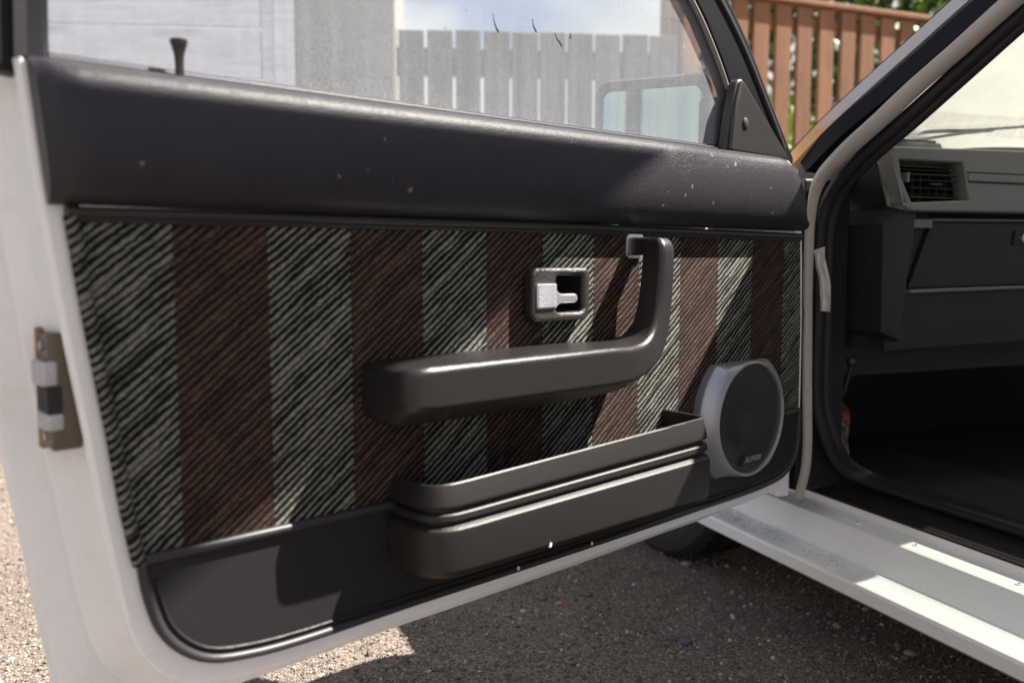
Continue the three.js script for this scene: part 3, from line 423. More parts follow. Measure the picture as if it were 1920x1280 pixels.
// ---------------------------------------------------------------- the open door (u: from the latch side to the hinge, v: height above the lens axis, w: into the car)
{
  const door = new THREE.Group(); door.name = 'door'; door.userData.label = 'open white front door with striped cloth panel and black trim'; door.rotation.y = DOOR_TURN - CAR_TURN; car.add(door);
  const dp = (parent, name, geo, mat, label) => { const g = (Array.isArray(geo) ? mergeGeometries(geo) : geo); g.translate(-1.44, 0.74, 0); return part(door, name, g, mat, label); };
  const P2 = pts => pts.map(p => V(p[0], p[1], p[2] ?? 0));

  // painted shell: one pressed rim swept round the trim's outline
  const rimProf = [[-0.030, -0.0065], [0.0115, -0.0055], [0.0148, -0.0075], [0.0160, -0.0115], [0.0120, -0.023], [0.0145, -0.050], [0.0205, -0.062], [0.0310, -0.0655], [0.0355, -0.0680], [0.0365, -0.0730], [0.0315, -0.0800], [0.0350, -0.0850], [0.0560, -0.0875], [0.0640, -0.0910], [0.068, -0.0985], [0.066, -0.107], [0.02, -0.109]];
  const inC = [[0.203, 0.166], [0.212, 0.082], [0.217, 0.037], [0.231, -0.075], [0.245, -0.168], [0.254, -0.234], [0.263, -0.291], [0.270, -0.330], [0.285, -0.370], [0.320, -0.402], [0.375, -0.4145], [0.6, -0.414], [0.9, -0.411], [1.118, -0.407], [1.32, -0.402], [1.385, -0.392], [1.415, -0.372], [1.430, -0.34], [1.434, -0.29], [1.431, -0.113], [1.422, 0.04], [1.410, 0.115], [1.392, 0.15], [1.362, 0.170]];
  const outC = [[0.134, 0.166], [0.143, 0.085], [0.149, 0.04], [0.163, -0.07], [0.175, -0.165], [0.185, -0.234], [0.194, -0.295], [0.200, -0.34], [0.208, -0.395], [0.220, -0.448], [0.255, -0.476], [0.6, -0.480], [0.9, -0.477], [1.118, -0.472], [1.335, -0.462], [1.41, -0.435], [1.435, -0.395], [1.446, -0.345], [1.449, -0.29], [1.446, -0.113], [1.436, 0.04], [1.422, 0.115], [1.404, 0.155], [1.37, 0.172]];
  const fine = c => new THREE.CatmullRomCurve3(c.map(p => V(p[0], p[1], 0)), false, 'centripetal').getPoints(230), inP = fine(inC), outP = fine(outC);
  const rings = inP.map((p, i) => {
    const q0 = outP[i], left = sm(0.42, 0.30, p.x), press = sm(-0.15, -0.25, p.y) * sm(0.5, 0.36, p.x) * sm(-0.47, -0.40, p.y - 0.02);
    return rimProf.map(([o, w], q) => { let k = o / 0.068; if (q >= 4 && q <= 6) k -= [0.16, 0.20, 0.10][q - 4] * press; return V(mix(p.x, q0.x, o < 0 ? 0 : k) + (o < 0 ? (0.8 - p.x) * 0.03 : 0), mix(p.y, q0.y, o < 0 ? 0 : k) + (o < 0 ? (-0.1 - p.y) * 0.06 : 0), w); });
  });
  const shell = dp(door, 'door_shell', loft(rings, { closed: false, crease: 0.55 }), M.whitePaint, 'white painted steel shell of the door');
  dp(shell, 'outer_skin', slab(outP.filter((_, i) => i % 3 === 0).map(p => [mix(p.x, 0.8, 0.012), mix(p.y, -0.1, 0.012)]), -0.118, -0.1095), M.whitePaint);
  // latch on the shut face
  const latch = dp(door, 'door_latch', box(0.2060, 0.232, -0.175, -0.068, -0.064, -0.026, 0.003), M.steel, 'worn steel door latch with chromed claw');
  dp(latch, 'latch_cheek', box(0.2045, 0.214, -0.177, -0.064, -0.070, -0.058, 0.002), M.tan);
  dp(latch, 'latch_claw', box(0.1985, 0.214, -0.116, -0.092, -0.057, -0.024, 0.004), M.clawSteel); dp(latch, 'latch_claw', box(0.2010, 0.218, -0.157, -0.140, -0.058, -0.025, 0.004), M.clawSteel);
  for (const v of [-0.080, -0.163]) dp(latch, 'latch_screw', fin(new THREE.CylinderGeometry(0.0045, 0.0045, 0.003, 16).rotateZ(Math.PI / 2).translate(0.2055, v, -0.046), 0.5), M.silver);
  dp(latch, 'latch_mouth', box(0.2035, 0.216, -0.1400, -0.1160, -0.059, -0.025), M.dark);
  dp(shell, 'drain_plug', box(0.243, 0.262, -0.438, -0.430, -0.06, -0.045, 0.001), M.dark);

  // cloth panel: wide green and brown stripes, diagonal black ribs in the pile
  const UX0 = 0.205, UX1 = 1.425, VY0 = -0.30, VY1 = 0.05, CW = 2048, CH = 588;
  const clothAt = (i, j) => {
    const u = UX0 + i / CW * (UX1 - UX0), v = VY0 + j / CH * (VY1 - VY0), k = Math.floor((u + 0.0006 * (hash(0, j, 3) - 0.5) - 0.310) / 0.0955), green = ((k % 2) + 2) % 2 === 1;
    const wob = 0.0016 * (fbm(u * 45, v * 45, 3, 3) - 0.5) + 0.0011 * (vnoise(u * 260, v * 260, 7) - 0.5), ang = 0.66, s = (-u * Math.sin(ang) + v * Math.cos(ang) + wob), p = 0.0070, ph = s / p + 2.7 * hash(k, 2, 41), row = Math.floor(ph);
    const width = 0.55 + 0.28 * (hash(row, k, 5) - 0.5) + 0.42 * (vnoise((u * Math.cos(ang) + v * Math.sin(ang)) * 45, row * 3.7, 9) - 0.5), fr = ph - row, rib = sm(0, 0.10, fr) * sm(width + 0.12, width, fr);
    const tuft = vnoise(i / 1.7, j / 1.7, 13) * 0.55 + vnoise(i / 3.1, j / 3.1, 15) * 0.45, bare = 1 - rib;
    const on = green ? 1 - 0.97 * rib : 1 - 0.86 * rib;
    return { green, on, tuft, w: vnoise(u * 9, v * 9, 23) };
  };
  const clothMap = tex(CW, CH, (i, j) => { const c = clothAt(i, j), q = (0.25 + 1.5 * c.tuft) * (0.92 + 0.16 * c.w), o = c.on; const b = c.green ? [0.165, 0.168, 0.138] : [0.076, 0.046, 0.034], d = [0.0035, 0.0035, 0.0055]; return b.map((x, m) => mix(d[m], x * q, o)); }, { srgb: true });
  const clothBump = tex(CW, CH, (i, j) => { const c = clothAt(i, j); return grey(0.25 + 0.45 * c.on * (0.5 + c.tuft) * 0.8); });
  for (const t of [clothMap, clothBump]) t.wrapS = t.wrapT = THREE.ClampToEdgeWrapping;
  std('cloth', [1, 1, 1], { roughness: 0.95, map: clothMap, bumpMap: clothBump, bumpScale: 0.0022 , specularIntensity: 0.3 });
  const clothUV = g => { const p = g.attributes.position, u = g.attributes.uv; for (let i = 0; i < p.count; i++) u.setXY(i, (p.getX(i) - UX0) / (UX1 - UX0), (p.getY(i) - VY0) / (VY1 - VY0)); return g; };
  const cloth = dp(door, 'cloth_panel', clothUV(slab([[0.219, 0.036], [0.232, -0.075], [0.246, -0.168], [0.255, -0.234], [0.264, -0.286], [1.424, -0.278], [1.421, -0.113], [1.412, 0.030]], -0.004, 0, { holes: [roundRect(0.793, 0.846, -0.073, -0.023, 0.006)] })), M.cloth, 'cloth panel with wide grey green and maroon brown stripes');
  dp(cloth, 'cloth_roll', clothUV(sweep(P2([[0.223, 0.036, 0.001], [0.231, -0.03, 0.001], [0.237, -0.075, 0.001], [0.2505, -0.168, 0.001], [0.259, -0.234, 0.001], [0.268, -0.286, 0.001]]), [...Array(12).keys()].map(i => [0.0065 * Math.cos(i / 12 * 6.2832), 0.0075 * Math.sin(i / 12 * 6.2832)]), V(0, 0, 1), 1.2)), M.cloth);

  // padded vinyl top with its pale specks and scuffs
  const padTex = tex(2048, 256, (i, j) => { const u = 0.2 + i / 2048 * 1.22, v = 0.03 + j / 256 * 0.145, n = fbm(i / 50, j / 40, 61, 5); let c = [0.0165, 0.0150, 0.0205].map(x => x * (0.8 + 0.4 * n)); return c; }, { srgb: true });
  const specks = [[265, 308, 5], [635, 330, 5], [770, 356, 7], [735, 340, 2], [1245, 386, 6], [1338, 381, 5], [1340, 290, 7], [1381, 308, 8], [1365, 312, 4], [1296, 350, 7], [1284, 365, 5], [1252, 360, 3], [1443, 352, 4], [1451, 400, 5], [1378, 365, 3], [1415, 300, 3], [688, 320, 3], [720, 262, 4], [1290, 320, 3], [1310, 350, 2], [1460, 300, 3], [1390, 412, 3], [825, 355, 2], [1000, 340, 2]];
  {                                                                  // dried splashes: matter with an outline of its own, printed at their places on the vinyl
    const d = padTex.image.data, Q = rng(77), cam = (x, y) => { const pt = THREE.MathUtils.degToRad(-5.5), a = (x - 960) / 1650, b = -(y - 640) / 1650, r = V(a, b * Math.cos(pt) + Math.sin(pt), b * Math.sin(pt) - Math.cos(pt)), dd = V(0.749, 0, -0.6626), nn = V(0.6626, 0, 0.749), k = (-0.83 + 0.033) / nn.dot(r); return [dd.dot(r) * k, r.y * k]; };
    for (const [x, y, s] of specks) { const [u, v] = cam(x, y), ci = (u - 0.2) / 1.22 * 2048, cj = (v - 0.03) / 0.145 * 256, r = s * 0.55; for (let a = -14; a <= 14; a++) for (let b = -14; b <= 14; b++) { const q = Math.hypot(a / 1.0, b / 1.25) + 1.4 * r * (vnoise(a / 2.5 + x, b / 2.5 + y, 4) - 0.5); if (q < r) { const k = (Math.min(255, Math.max(0, Math.round(cj + b))) * 2048 + Math.min(2047, Math.max(0, Math.round(ci + a)))) * 4; const m = 0.45 + 0.4 * Q(); for (let c = 0; c < 3; c++) d[k + c] = Math.round(mix(d[k + c], [150, 142, 140][c], m)); } } }
  }
  padTex.wrapS = padTex.wrapT = THREE.ClampToEdgeWrapping;
  const padMat = std('padVinyl', [1, 1, 1], { roughness: 0.43, specularIntensity: 0.75, map: padTex, bumpMap: leatherTex.clone(), bumpScale: 0.0008 });
  const prof = [[0, -0.002], [0.0, 0.007], [0.02, 0.0125], [0.06, 0.0205], [0.12, 0.0265], [0.22, 0.0315], [0.35, 0.0345], [0.5, 0.0355], [0.64, 0.0350], [0.76, 0.0330], [0.85, 0.0300], [0.905, 0.0265], [0.945, 0.0215], [0.975, 0.0150], [0.992, 0.0080], [1, 0.0010], [1, -0.006]];
  const us = [0.206, 0.2085, 0.213, 0.220, 0.24, 0.3, ...[...Array(24).keys()].map(i => 0.35 + i * 0.04), 1.30, 1.325, 1.345, 1.36, 1.372, 1.382, 1.39, 1.396, 1.400, 1.4025];
  const padRings = us.map(u => { const fall = 0.105 * Math.pow(sm(1.315, 1.412, u) * 1.0, 1.6), vt = 0.1665 - fall, sc = Math.min(mix(0.55, 1, sm(0.205, 0.222, u)), mix(1, 0.62, sm(1.36, 1.403, u))); return prof.map(([t, w]) => { const v = mix(0.0445, vt, t); return V(u - 0.085 * (v - 0.04) * sm(0.4, 0.22, u), v, w > 0 ? w * sc : w); }); });
  const padG = loft(padRings, { closed: true, crease: 1.0 });
  { const p = padG.attributes.position, q = padG.attributes.uv; for (let i = 0; i < p.count; i++) q.setXY(i, (p.getX(i) - 0.2) / 1.22, (p.getY(i) - 0.03) / 0.145); }
  padMat.bumpMap.repeat.set(1.22 / 0.12, 0.145 / 0.12);
  const pad = dp(door, 'top_pad', padG, padMat, 'black vinyl padded top of the door with pale specks');
  // beads under the pad and over the lower panel
  const beadSec = (r, s) => [...Array(10).keys()].map(i => [r * Math.cos(i / 10 * 6.2832), s * Math.sin(i / 10 * 6.2832)]);
  dp(door, 'upper_bead', [sweep(P2([[0.219, 0.0385, 0.002], [0.8, 0.0395, 0.002], [1.408, 0.0350, 0.002]]), beadSec(0.0056, 0.0075), V(0, 0, 1), 1.2), sweep(P2([[0.219, 0.0325, 0.0005], [0.8, 0.0335, 0.0005], [1.409, 0.029, 0.0005]]), beadSec(0.0028, 0.003), V(0, 0, 1), 1.2)], M.bead, 'smooth dark grey moulding under the padded top');
  // lower vinyl panel with piped edge
  const low = smooth([[0.266, -0.284], [0.272, -0.325], [0.287, -0.366], [0.322, -0.398], [0.378, -0.4105], [0.6, -0.410], [0.9, -0.407], [1.118, -0.403], [1.318, -0.398], [1.38, -0.388], [1.41, -0.368], [1.4245, -0.338], [1.4285, -0.278]], 120);
  const inset = (r) => low.map((p, i) => { const t = low[Math.min(i + 1, low.length - 1)].clone().sub(low[Math.max(i - 1, 0)]).normalize(); return V(p.x - t.y * r, p.y + t.x * r, 0); });
  const lowPanel = dp(door, 'lower_panel', slab(low.map(p => [p.x, p.y]), -0.004, 0.001), std('lowVinyl', [0.0135, 0.0128, 0.0150], { roughness: 0.5, specularIntensity: 0.55, bumpMap: grainTex, bumpScale: 0.00022 }), 'plain black vinyl panel along the bottom of the door');
  dp(lowPanel, 'piping', sweep(inset(0.005), beadSec(0.0052, 0.0065), V(0, 0, 1), 1.2), M.bead);
  dp(lowPanel, 'inner_piping', sweep(inset(0.0145).slice(2, -2), beadSec(0.0022, 0.0035), V(0, 0, 1), 1.2), M.vinyl);
  dp(door, 'lower_bead', sweep(P2([[0.272, -0.2825, 0.002], [0.7, -0.282, 0.002], [1.42, -0.274, 0.002]]), beadSec(0.0052, 0.006), V(0, 0, 1), 1.2), M.bead, 'dark moulding between cloth and lower panel');
  const chip = std('chip', [0.72, 0.72, 0.70], { roughness: 0.7 });
  for (const [u, v, s, w] of [[0.716, -0.344, 0.0032, 0.0912], [0.738, -0.4005, 0.0026, 0.0098], [0.876, -0.398, 0.0024, 0.0098]]) dp(lowPanel, 'paint_fleck', slab([[u - s * 0.5, v - s], [u + s * 0.4, v - s * 0.7], [u + s * 0.6, v + s * 0.6], [u - s * 0.2, v + s]], w - 0.0025, w), chip);

  // armrest with pull grip, one swept body
  const sec = (at, ab, wb, wf, r, cn, cw) => {                       // rounded section in (n, w), chamfered at the lower front
    const o = [], q = 5, cor = (cx, cy, rr, a0) => { for (let i = 0; i <= q; i++) { const t = (a0 + i / q) * Math.PI / 2; o.push([cx + rr * Math.cos(t), cy + rr * Math.sin(t)]); } };
    cor(at - r, wf - r, r, 0);                                        // top front (n up, w out)
    const n1 = -ab + cn, b = Math.min(r * 0.5, 0.006); for (let i = 0; i <= 3; i++) { const t = i / 3; o.push([n1 + b * (1 - t) * 0.9 - 0.0015 * t, wf - 0.0025 * t * t - 0.0005]); }
    const rb = Math.min(r * 0.6, 0.008); o.push([mix(n1, -ab + rb, 0.55), wf - cw * 0.45], [-ab + rb * 0.9, wf - cw], [-ab + rb * 0.25, wf - cw - rb * 0.6], [-ab, wf - cw - rb * 1.4]);
    o.push([-ab, wb + 0.002], [-ab + 0.002, wb], [at - 0.002, wb], [at, wb + 0.002]); return o;
  };
  const S = [[0.5125, -0.145, 0, 0.0195, 0.024, 0, 0.060, 0.008, 0.016, 0.018], [0.5142, -0.145, 0, 0.0235, 0.029, 0, 0.0700, 0.009, 0.018, 0.022], [0.5180, -0.145, 0, 0.0268, 0.0325, 0, 0.0795, 0.010, 0.0195, 0.025], [0.5245, -0.145, 0, 0.0290, 0.0348, 0, 0.0868, 0.010, 0.0205, 0.028], [0.535, -0.145, 0, 0.0303, 0.0360, 0, 0.0912, 0.0095, 0.0212, 0.029], [0.552, -0.145, 0, 0.0308, 0.0365, 0, 0.0930, 0.0092, 0.0215, 0.03], [0.62, -0.145, 0, 0.031, 0.0365, 0, 0.0930, 0.0085, 0.0215, 0.03], [0.74, -0.145, 0, 0.031, 0.0365, 0, 0.0915, 0.0085, 0.0215, 0.03], [0.82, -0.145, 0, 0.031, 0.036, 0, 0.089, 0.0085, 0.021, 0.03], [0.862, -0.1445, 4, 0.0295, 0.034, 0.003, 0.0865, 0.0085, 0.019, 0.027], [0.886, -0.1405, 14, 0.0270, 0.031, 0.014, 0.0835, 0.009, 0.016, 0.022], [0.9065, -0.1325, 28, 0.0240, 0.027, 0.023, 0.080, 0.009, 0.012, 0.016], [0.9235, -0.1195, 45, 0.0212, 0.0235, 0.028, 0.0765, 0.009, 0.009, 0.011], [0.9365, -0.1005, 62, 0.0190, 0.020, 0.031, 0.0735, 0.009, 0.007, 0.008], [0.9445, -0.078, 74, 0.0178, 0.018, 0.032, 0.0715, 0.009, 0.006, 0.007], [0.950, -0.05, 81, 0.0170, 0.0170, 0.032, 0.070, 0.009, 0.006, 0.007], [0.954, -0.015, 85, 0.0165, 0.0165, 0.032, 0.069, 0.009, 0.006, 0.007], [0.956, 0.008, 87, 0.0162, 0.0162, 0.032, 0.0675, 0.009, 0.006, 0.007], [0.9565, 0.019, 88, 0.0150, 0.0150, 0.034, 0.0635, 0.008, 0.005, 0.006], [0.957, 0.0255, 88, 0.0115, 0.0115, 0.037, 0.0570, 0.006, 0.004, 0.005]];
  const cr = (a, b, c, d, t) => { const m0 = (c - a) / 2, m1 = (d - b) / 2; return (2 * t ** 3 - 3 * t * t + 1) * b + (t ** 3 - 2 * t * t + t) * m0 + (3 * t * t - 2 * t ** 3) * c + (t ** 3 - t * t) * m1; };
  const fineS = []; for (let i = 0; i < S.length - 1; i++) for (let k = 0; k < 5; k++) fineS.push(S[i].map((x, m) => (i < 0 ? 0 : cr(S[Math.max(i - 1, 0)][m], x, S[i + 1][m], S[Math.min(i + 2, S.length - 1)][m], k / 5)))); fineS.push(S[S.length - 1]);
  const armRings = fineS.map(([u, v, deg, at, ab, wb, wf, r, cn, cw]) => { const a = THREE.MathUtils.degToRad(deg), nx = -Math.sin(a), ny = Math.cos(a); return sec(at, ab, wb, wf, Math.min(r, at * 0.9), cn, cw).map(([n, w]) => V(u + nx * n, v + ny * n, w)); });
  const hook = sweep(P2([[0.957, 0.0145, 0.001], [0.957, 0.0145, 0.02], [0.957, 0.014, 0.04], [0.957, 0.0125, 0.052]]), roundRect(-0.0115, 0.0125, -0.0125, 0.0125, 0.005, 3).map(([a, b]) => [a, b]), V(0, 1, 0), 0.9);
  const armGeo = mergeGeometries([loft(armRings, { crease: 0.9 }), hook]); { const q = armGeo.attributes.position; for (let i = 0; i < q.count; i++) q.setX(i, q.getX(i) + 0.008 * sm(0.80, 0.95, q.getX(i))); }
  const arm = dp(door, 'armrest', armGeo, M.armrest, 'dark moulded armrest running up into a pull grip');
  dp(arm, 'chrome_escutcheon', [slab(roundRect(0.946, 0.982, -0.003, 0.0325, 0.007), 0.0005, 0.0055, { bevel: 0.0015 })], M.chrome);
  dp(arm, 'screw_hole', fin(new THREE.CylinderGeometry(0.0065, 0.0065, 0.006, 18).rotateX(Math.PI / 2 + 0.75).translate(0.566, -0.1680, 0.0775), 0.5), M.dark);
  dp(arm, 'screw_hole', fin(new THREE.CylinderGeometry(0.0065, 0.0065, 0.006, 18).rotateX(Math.PI / 2 + 0.75).translate(0.872, -0.1660, 0.0665), 0.5), M.dark);

  // release handle: bezel, cup and chromed lever
  const bez = dp(door, 'release_bezel', [slab(roundRect(0.752, 0.858, -0.083, -0.014, 0.011), 0.0005, 0.019, { holes: [[...roundRect(0.795, 0.845, -0.072, -0.024, 0.006)].reverse()], bevel: 0.005, seg: 4, crease: 0.7 })], std('bezel', [0.026, 0.022, 0.020], { roughness: 0.38, bumpMap: grainTex, bumpScale: 0.0008 }), 'speckled dark release bezel with recessed cup');
  dp(bez, 'cup', [slab(roundRect(0.793, 0.8465, -0.0735, -0.0225, 0.006), -0.027, 0.0135, { holes: [[...roundRect(0.7955, 0.8435, -0.071, -0.025, 0.005)].reverse()] }), slab(roundRect(0.793, 0.8465, -0.0735, -0.0225, 0.006), -0.030, -0.0272)], std('cup', [0.012, 0.012, 0.013], { roughness: 0.22 }));
  const lv = dp(bez, 'release_lever', [slab(roundRect(0.7585, 0.7935, -0.0655, -0.0340, 0.0025), 0.0185, 0.0205, { bevel: 0.0006 }), slab([[0.792, -0.0655], [0.797, -0.0625], [0.803, -0.0605], [0.829, -0.0605], [0.833, -0.058], [0.834, -0.0535], [0.832, -0.0495], [0.828, -0.048], [0.806, -0.048], [0.800, -0.0465], [0.796, -0.043], [0.792, -0.036]], 0.011, 0.0195, { bevel: 0.0025, seg: 3, crease: 0.9 })], M.chrome, 'chromed release lever with ribbed thumb plate');
  for (let k = 0; k < 11; k++) { const v = -0.0638 + k * 0.0027; dp(lv, 'rib', box(0.7605, 0.7915, v, v + 0.0015, 0.0203, 0.0224, 0.0006), M.chrome); }

  // storage bin: profile swept round three sides, open at the top
  const bw = 0.086, path = [[0.546, 0.0], [0.546, 0.025], [0.5464, 0.045], [0.5490, 0.060], [0.5550, 0.0720], [0.5650, 0.0805], [0.579, 0.0850], [0.600, bw], ...[...Array(12).keys()].map(i => [0.63 + i * 0.033, bw]), [1.022, bw], [1.034, 0.084], [1.042, 0.077], [1.046, 0.066], [1.047, 0.04], [1.047, 0.0]];
  const bp = [[-0.0110, -0.2440], [-0.0095, -0.2412], [-0.0070, -0.2405], [-0.0055, -0.2422], [0.0002, -0.2640], [0.0000, -0.2675], [-0.0030, -0.2695], [-0.0065, -0.2705], [-0.0062, -0.2740], [-0.0010, -0.2752], [0.0008, -0.2768], [0.0012, -0.2830], [-0.0005, -0.2850], [-0.0045, -0.2857], [-0.0045, -0.2882], [0.0010, -0.2910], [0.0042, -0.2940], [0.0050, -0.2985], [0.0042, -0.3420], [0.0018, -0.3480], [-0.0035, -0.3530], [-0.0120, -0.3555], [-0.0130, -0.3515], [-0.0060, -0.3480], [-0.0040, -0.3400], [-0.0085, -0.272], [-0.0105, -0.2635]];
  const binRings = path.map((p, i) => { const a = path[Math.max(i - 1, 0)], b = path[Math.min(i + 1, path.length - 1)], t = V(b[0] - a[0], b[1] - a[1], 0).normalize(), rise = mix(-0.009, 0.013, (p[0] - 0.546) / 0.5); return bp.map(([o, v]) => V(p[0] - t.y * o, v + rise * Math.max(0, (v + 0.352) / 0.122), Math.max(0.0006, p[1] + t.x * o))); });
  const bin = dp(door, 'storage_bin', [loft(binRings, { crease: 0.45 })], M.bin, 'brownish black moulded storage bin with grooved rim');
  dp(bin, 'bin_floor', boxUV(slab(path.map(([u, w]) => [mix(u, 0.8, 0.02), Math.max(0.001, w - 0.007)]), 0.3465, 0.3515).rotateX(Math.PI / 2)), M.bin);

  // loudspeaker
  const SC = [1.226, -0.2615], NS = 96, clip = a => { const x = 0.1155 * Math.cos(a), y = 0.1155 * Math.sin(a), yc = Math.max(-0.0915, Math.min(0.0905, y)); return [x, yc]; };
  const ringAt = (k, w, rr) => [...Array(NS).keys()].map(i => { const a = i / NS * 2 * Math.PI, [x, y] = clip(a), cx = Math.cos(a) * rr, cy = Math.sin(a) * rr; return V(SC[0] + mix(x, cx, k), SC[1] + mix(y, cy, k), w); });
  const spk = dp(door, 'loudspeaker', loft([ringAt(0, 0.0005, 0), ringAt(0, 0.012, 0), ringAt(0.03, 0.0145, 0.09), ringAt(0.12, 0.0175, 0.092), ringAt(0.55, 0.0265, 0.096), ringAt(0.85, 0.0310, 0.0950), ringAt(1, 0.0335, 0.0935), ringAt(1, 0.0345, 0.0918), ringAt(1, 0.0340, 0.0898), ringAt(1, 0.0310, 0.0886), ringAt(1, 0.018, 0.0880)], { cap: [false, false], crease: 0.35 }), M.silver, 'silver ringed loudspeaker with black mesh grille');
  const holeTex = tex(128, 128, (i, j) => { const y = (j % 64) / 64 - 0.5, x = (((i + (j >= 64 ? 32 : 0)) % 64) / 64) - 0.5; const v = Math.hypot(x, y) < 0.35 ? 0 : 1; return grey(v); }, { size: [0.0034, 0.0034] });
  const gGeo = fin(new THREE.LatheGeometry([...Array(9).keys()].map(i => new THREE.Vector2(i / 8 * 0.0887, 0.0355 - 0.006 * (i / 8) ** 3)), 64).rotateX(Math.PI / 2).translate(SC[0], SC[1], 0), 1.2);
  dp(spk, 'grille', gGeo, std('grille', [0.036, 0.036, 0.038], { roughness: 0.4, metalness: 0.3, transparent: true, alphaMap: holeTex, alphaTest: 0.5, side: THREE.DoubleSide }));
  dp(spk, 'cone', fin(new THREE.LatheGeometry([[0.0880, 0.024], [0.079, 0.025], [0.072, 0.022], [0.066, 0.022], [0.03, 0.006], [0.0, 0.004]].map(p => new THREE.Vector2(...p)), 48).rotateX(Math.PI / 2).translate(SC[0], SC[1], 0), 0.5), std('cone', [0.060, 0.060, 0.064], { roughness: 0.45, side: THREE.DoubleSide }));
  dp(spk, 'tweeter', [fin(new THREE.CylinderGeometry(0.021, 0.026, 0.016, 32).rotateX(Math.PI / 2).translate(SC[0] - 0.004, SC[1] - 0.012, 0.016), 0.5), fin(new THREE.SphereGeometry(0.011, 20, 12).scale(1, 1, 0.5).translate(SC[0] - 0.004, SC[1] - 0.012, 0.0245), 1.2), box(SC[0] - 0.008, SC[0] + 0.002, SC[1] - 0.08, SC[1] - 0.03, 0.012, 0.02, 0.003)], std('tweeter', [0.11, 0.11, 0.115], { roughness: 0.3, metalness: 0.3 }));
  const badge = dp(spk, 'badge', slab([[1.1925, -0.3345], [1.2005, -0.3185], [1.2535, -0.3175], [1.2535, -0.3335]], 0.0325, 0.0370, { bevel: 0.0006 }), M.dark, 'small black badge with silver lettering');
  const font = await new FontLoader().loadAsync('fonts/droid/droid_sans_bold.typeface.json');
  const tg = new TextGeometry('ALPINE', { font, size: 0.0092, depth: 0.0008, curveSegments: 3, bevelEnabled: false }); tg.computeBoundingBox();
  const tw = tg.boundingBox.max.x - tg.boundingBox.min.x; tg.applyMatrix4(new THREE.Matrix4().makeShear(0, 0, 0.25, 0, 0, 0)); tg.scale(0.046 / tw, 1, 1).translate(1.2015, -0.3306, 0.0369);
  dp(badge, 'lettering', fin(tg, 0.3), M.silver);

  // window frame, glass, seals
  const fo = [[0.206, 0.125], [0.204, 0.152], [0.150, 0.158], [0.158, 0.30], [0.19, 0.50], [0.26, 0.60], [0.34, 0.63], [0.86, 0.63], [0.95, 0.60], [1.118, 0.4720], [1.215, 0.3900], [1.262, 0.3430], [1.329, 0.261], [1.404, 0.172], [1.404, 0.125]];
  const hole = [[0.2165, 0.166], [0.218, 0.22], [0.225, 0.30], [0.245, 0.48], [0.29, 0.555], [0.36, 0.575], [0.84, 0.575], [0.91, 0.555], [1.02, 0.470], [1.090, 0.4080], [1.140, 0.360], [1.183, 0.3080], [1.216, 0.262], [1.235, 0.166]];
  const fr = dp(door, 'window_frame', slab(fo, -0.045, -0.012, { holes: [[...hole].reverse()], bevel: 0.006, seg: 3, crease: 0.7 }), M.blackPaint, 'black framed window surround');
  const inner = smooth([[0.36, 0.571], [0.84, 0.571], [0.905, 0.552], [1.015, 0.467], [1.085, 0.405], [1.135, 0.357], [1.178, 0.305], [1.205, 0.266]], 60);
  dp(fr, 'glass_channel', [sweep(inner.map(p => V(p.x, p.y, -0.014)), beadSec(0.004, 0.004), V(0, 0, 1), 1.2)], std('channel', [0.16, 0.15, 0.14], { roughness: 0.5 }));
  dp(fr, 'frame_lip', sweep(smooth([[0.34, 0.612, -0.012], [0.86, 0.612, -0.012], [0.94, 0.585, -0.012], [1.105, 0.455, -0.012], [1.2, 0.375, -0.012], [1.25, 0.326, -0.012], [1.318, 0.246, -0.012], [1.37, 0.184, -0.012]], 60), beadSec(0.006, 0.004), V(0, 0, 1), 1.2), M.rubber);
  for (const u of [0.162, 0.186]) dp(fr, 'frame_rib', sweep(smooth([[u + 0.006, 0.165, -0.010], [u + 0.012, 0.30, -0.010], [u + 0.040, 0.49, -0.010], [u + 0.10, 0.585, -0.010]], 30), [[-0.006, -0.004], [0.006, -0.004], [0.005, 0.004], [-0.005, 0.004]], V(0, 0, 1), 0.5), M.rubber);
  dp(fr, 'frame_edge', sweep(smooth([[0.95, 0.600, -0.03], [1.118, 0.4720, -0.03], [1.215, 0.3900, -0.03], [1.262, 0.3430, -0.03], [1.329, 0.261, -0.03], [1.404, 0.172, -0.03]], 40), beadSec(0.0025, 0.012), V(0, 0, 1), 1.2), M.blackPaint);
  const paneOut = [[0.21, 0.10], [0.215, 0.30], [0.24, 0.49], [0.285, 0.562], [0.36, 0.58], [0.84, 0.58], [0.915, 0.56], [1.026, 0.475], [1.096, 0.413], [1.146, 0.365], [1.189, 0.312], [1.222, 0.264], [1.24, 0.10]];
  const flat = (pts, w) => { const g = new THREE.ShapeGeometry(shapeOf(pts)); g.translate(0, 0, w); return fin(g); };
  const pane = dp(door, 'window_pane', flat(paneOut, -0.024), M.glass, 'dusty side window glass');
  const dustTex = tex(1536, 640, (i, j) => {
    const u = 0.2 + i / 1536 * 1.06, v = 0.16 + j / 640 * 0.43, n = fbm(u * 7, v * 7, 71, 5), f = vnoise(i / 1.6, j / 1.6, 73), sp = hash(i, j, 75) > 0.9985, run = vnoise(u * 120, v * 5, 79), low = sm(0.20, 0.172, v);
    let a = 0.25 + 0.12 * (n - 0.5) + 0.16 * (f - 0.5) + 0.07 * (run - 0.5) + 0.08 * sm(0.25, 0.7, u) + 0.10 * low * sm(0.5, 0.75, f), c = [0.36, 0.38, 0.41];
    if (sp) a = 0.85;
    return [...c, a];
  }, { srgb: true });
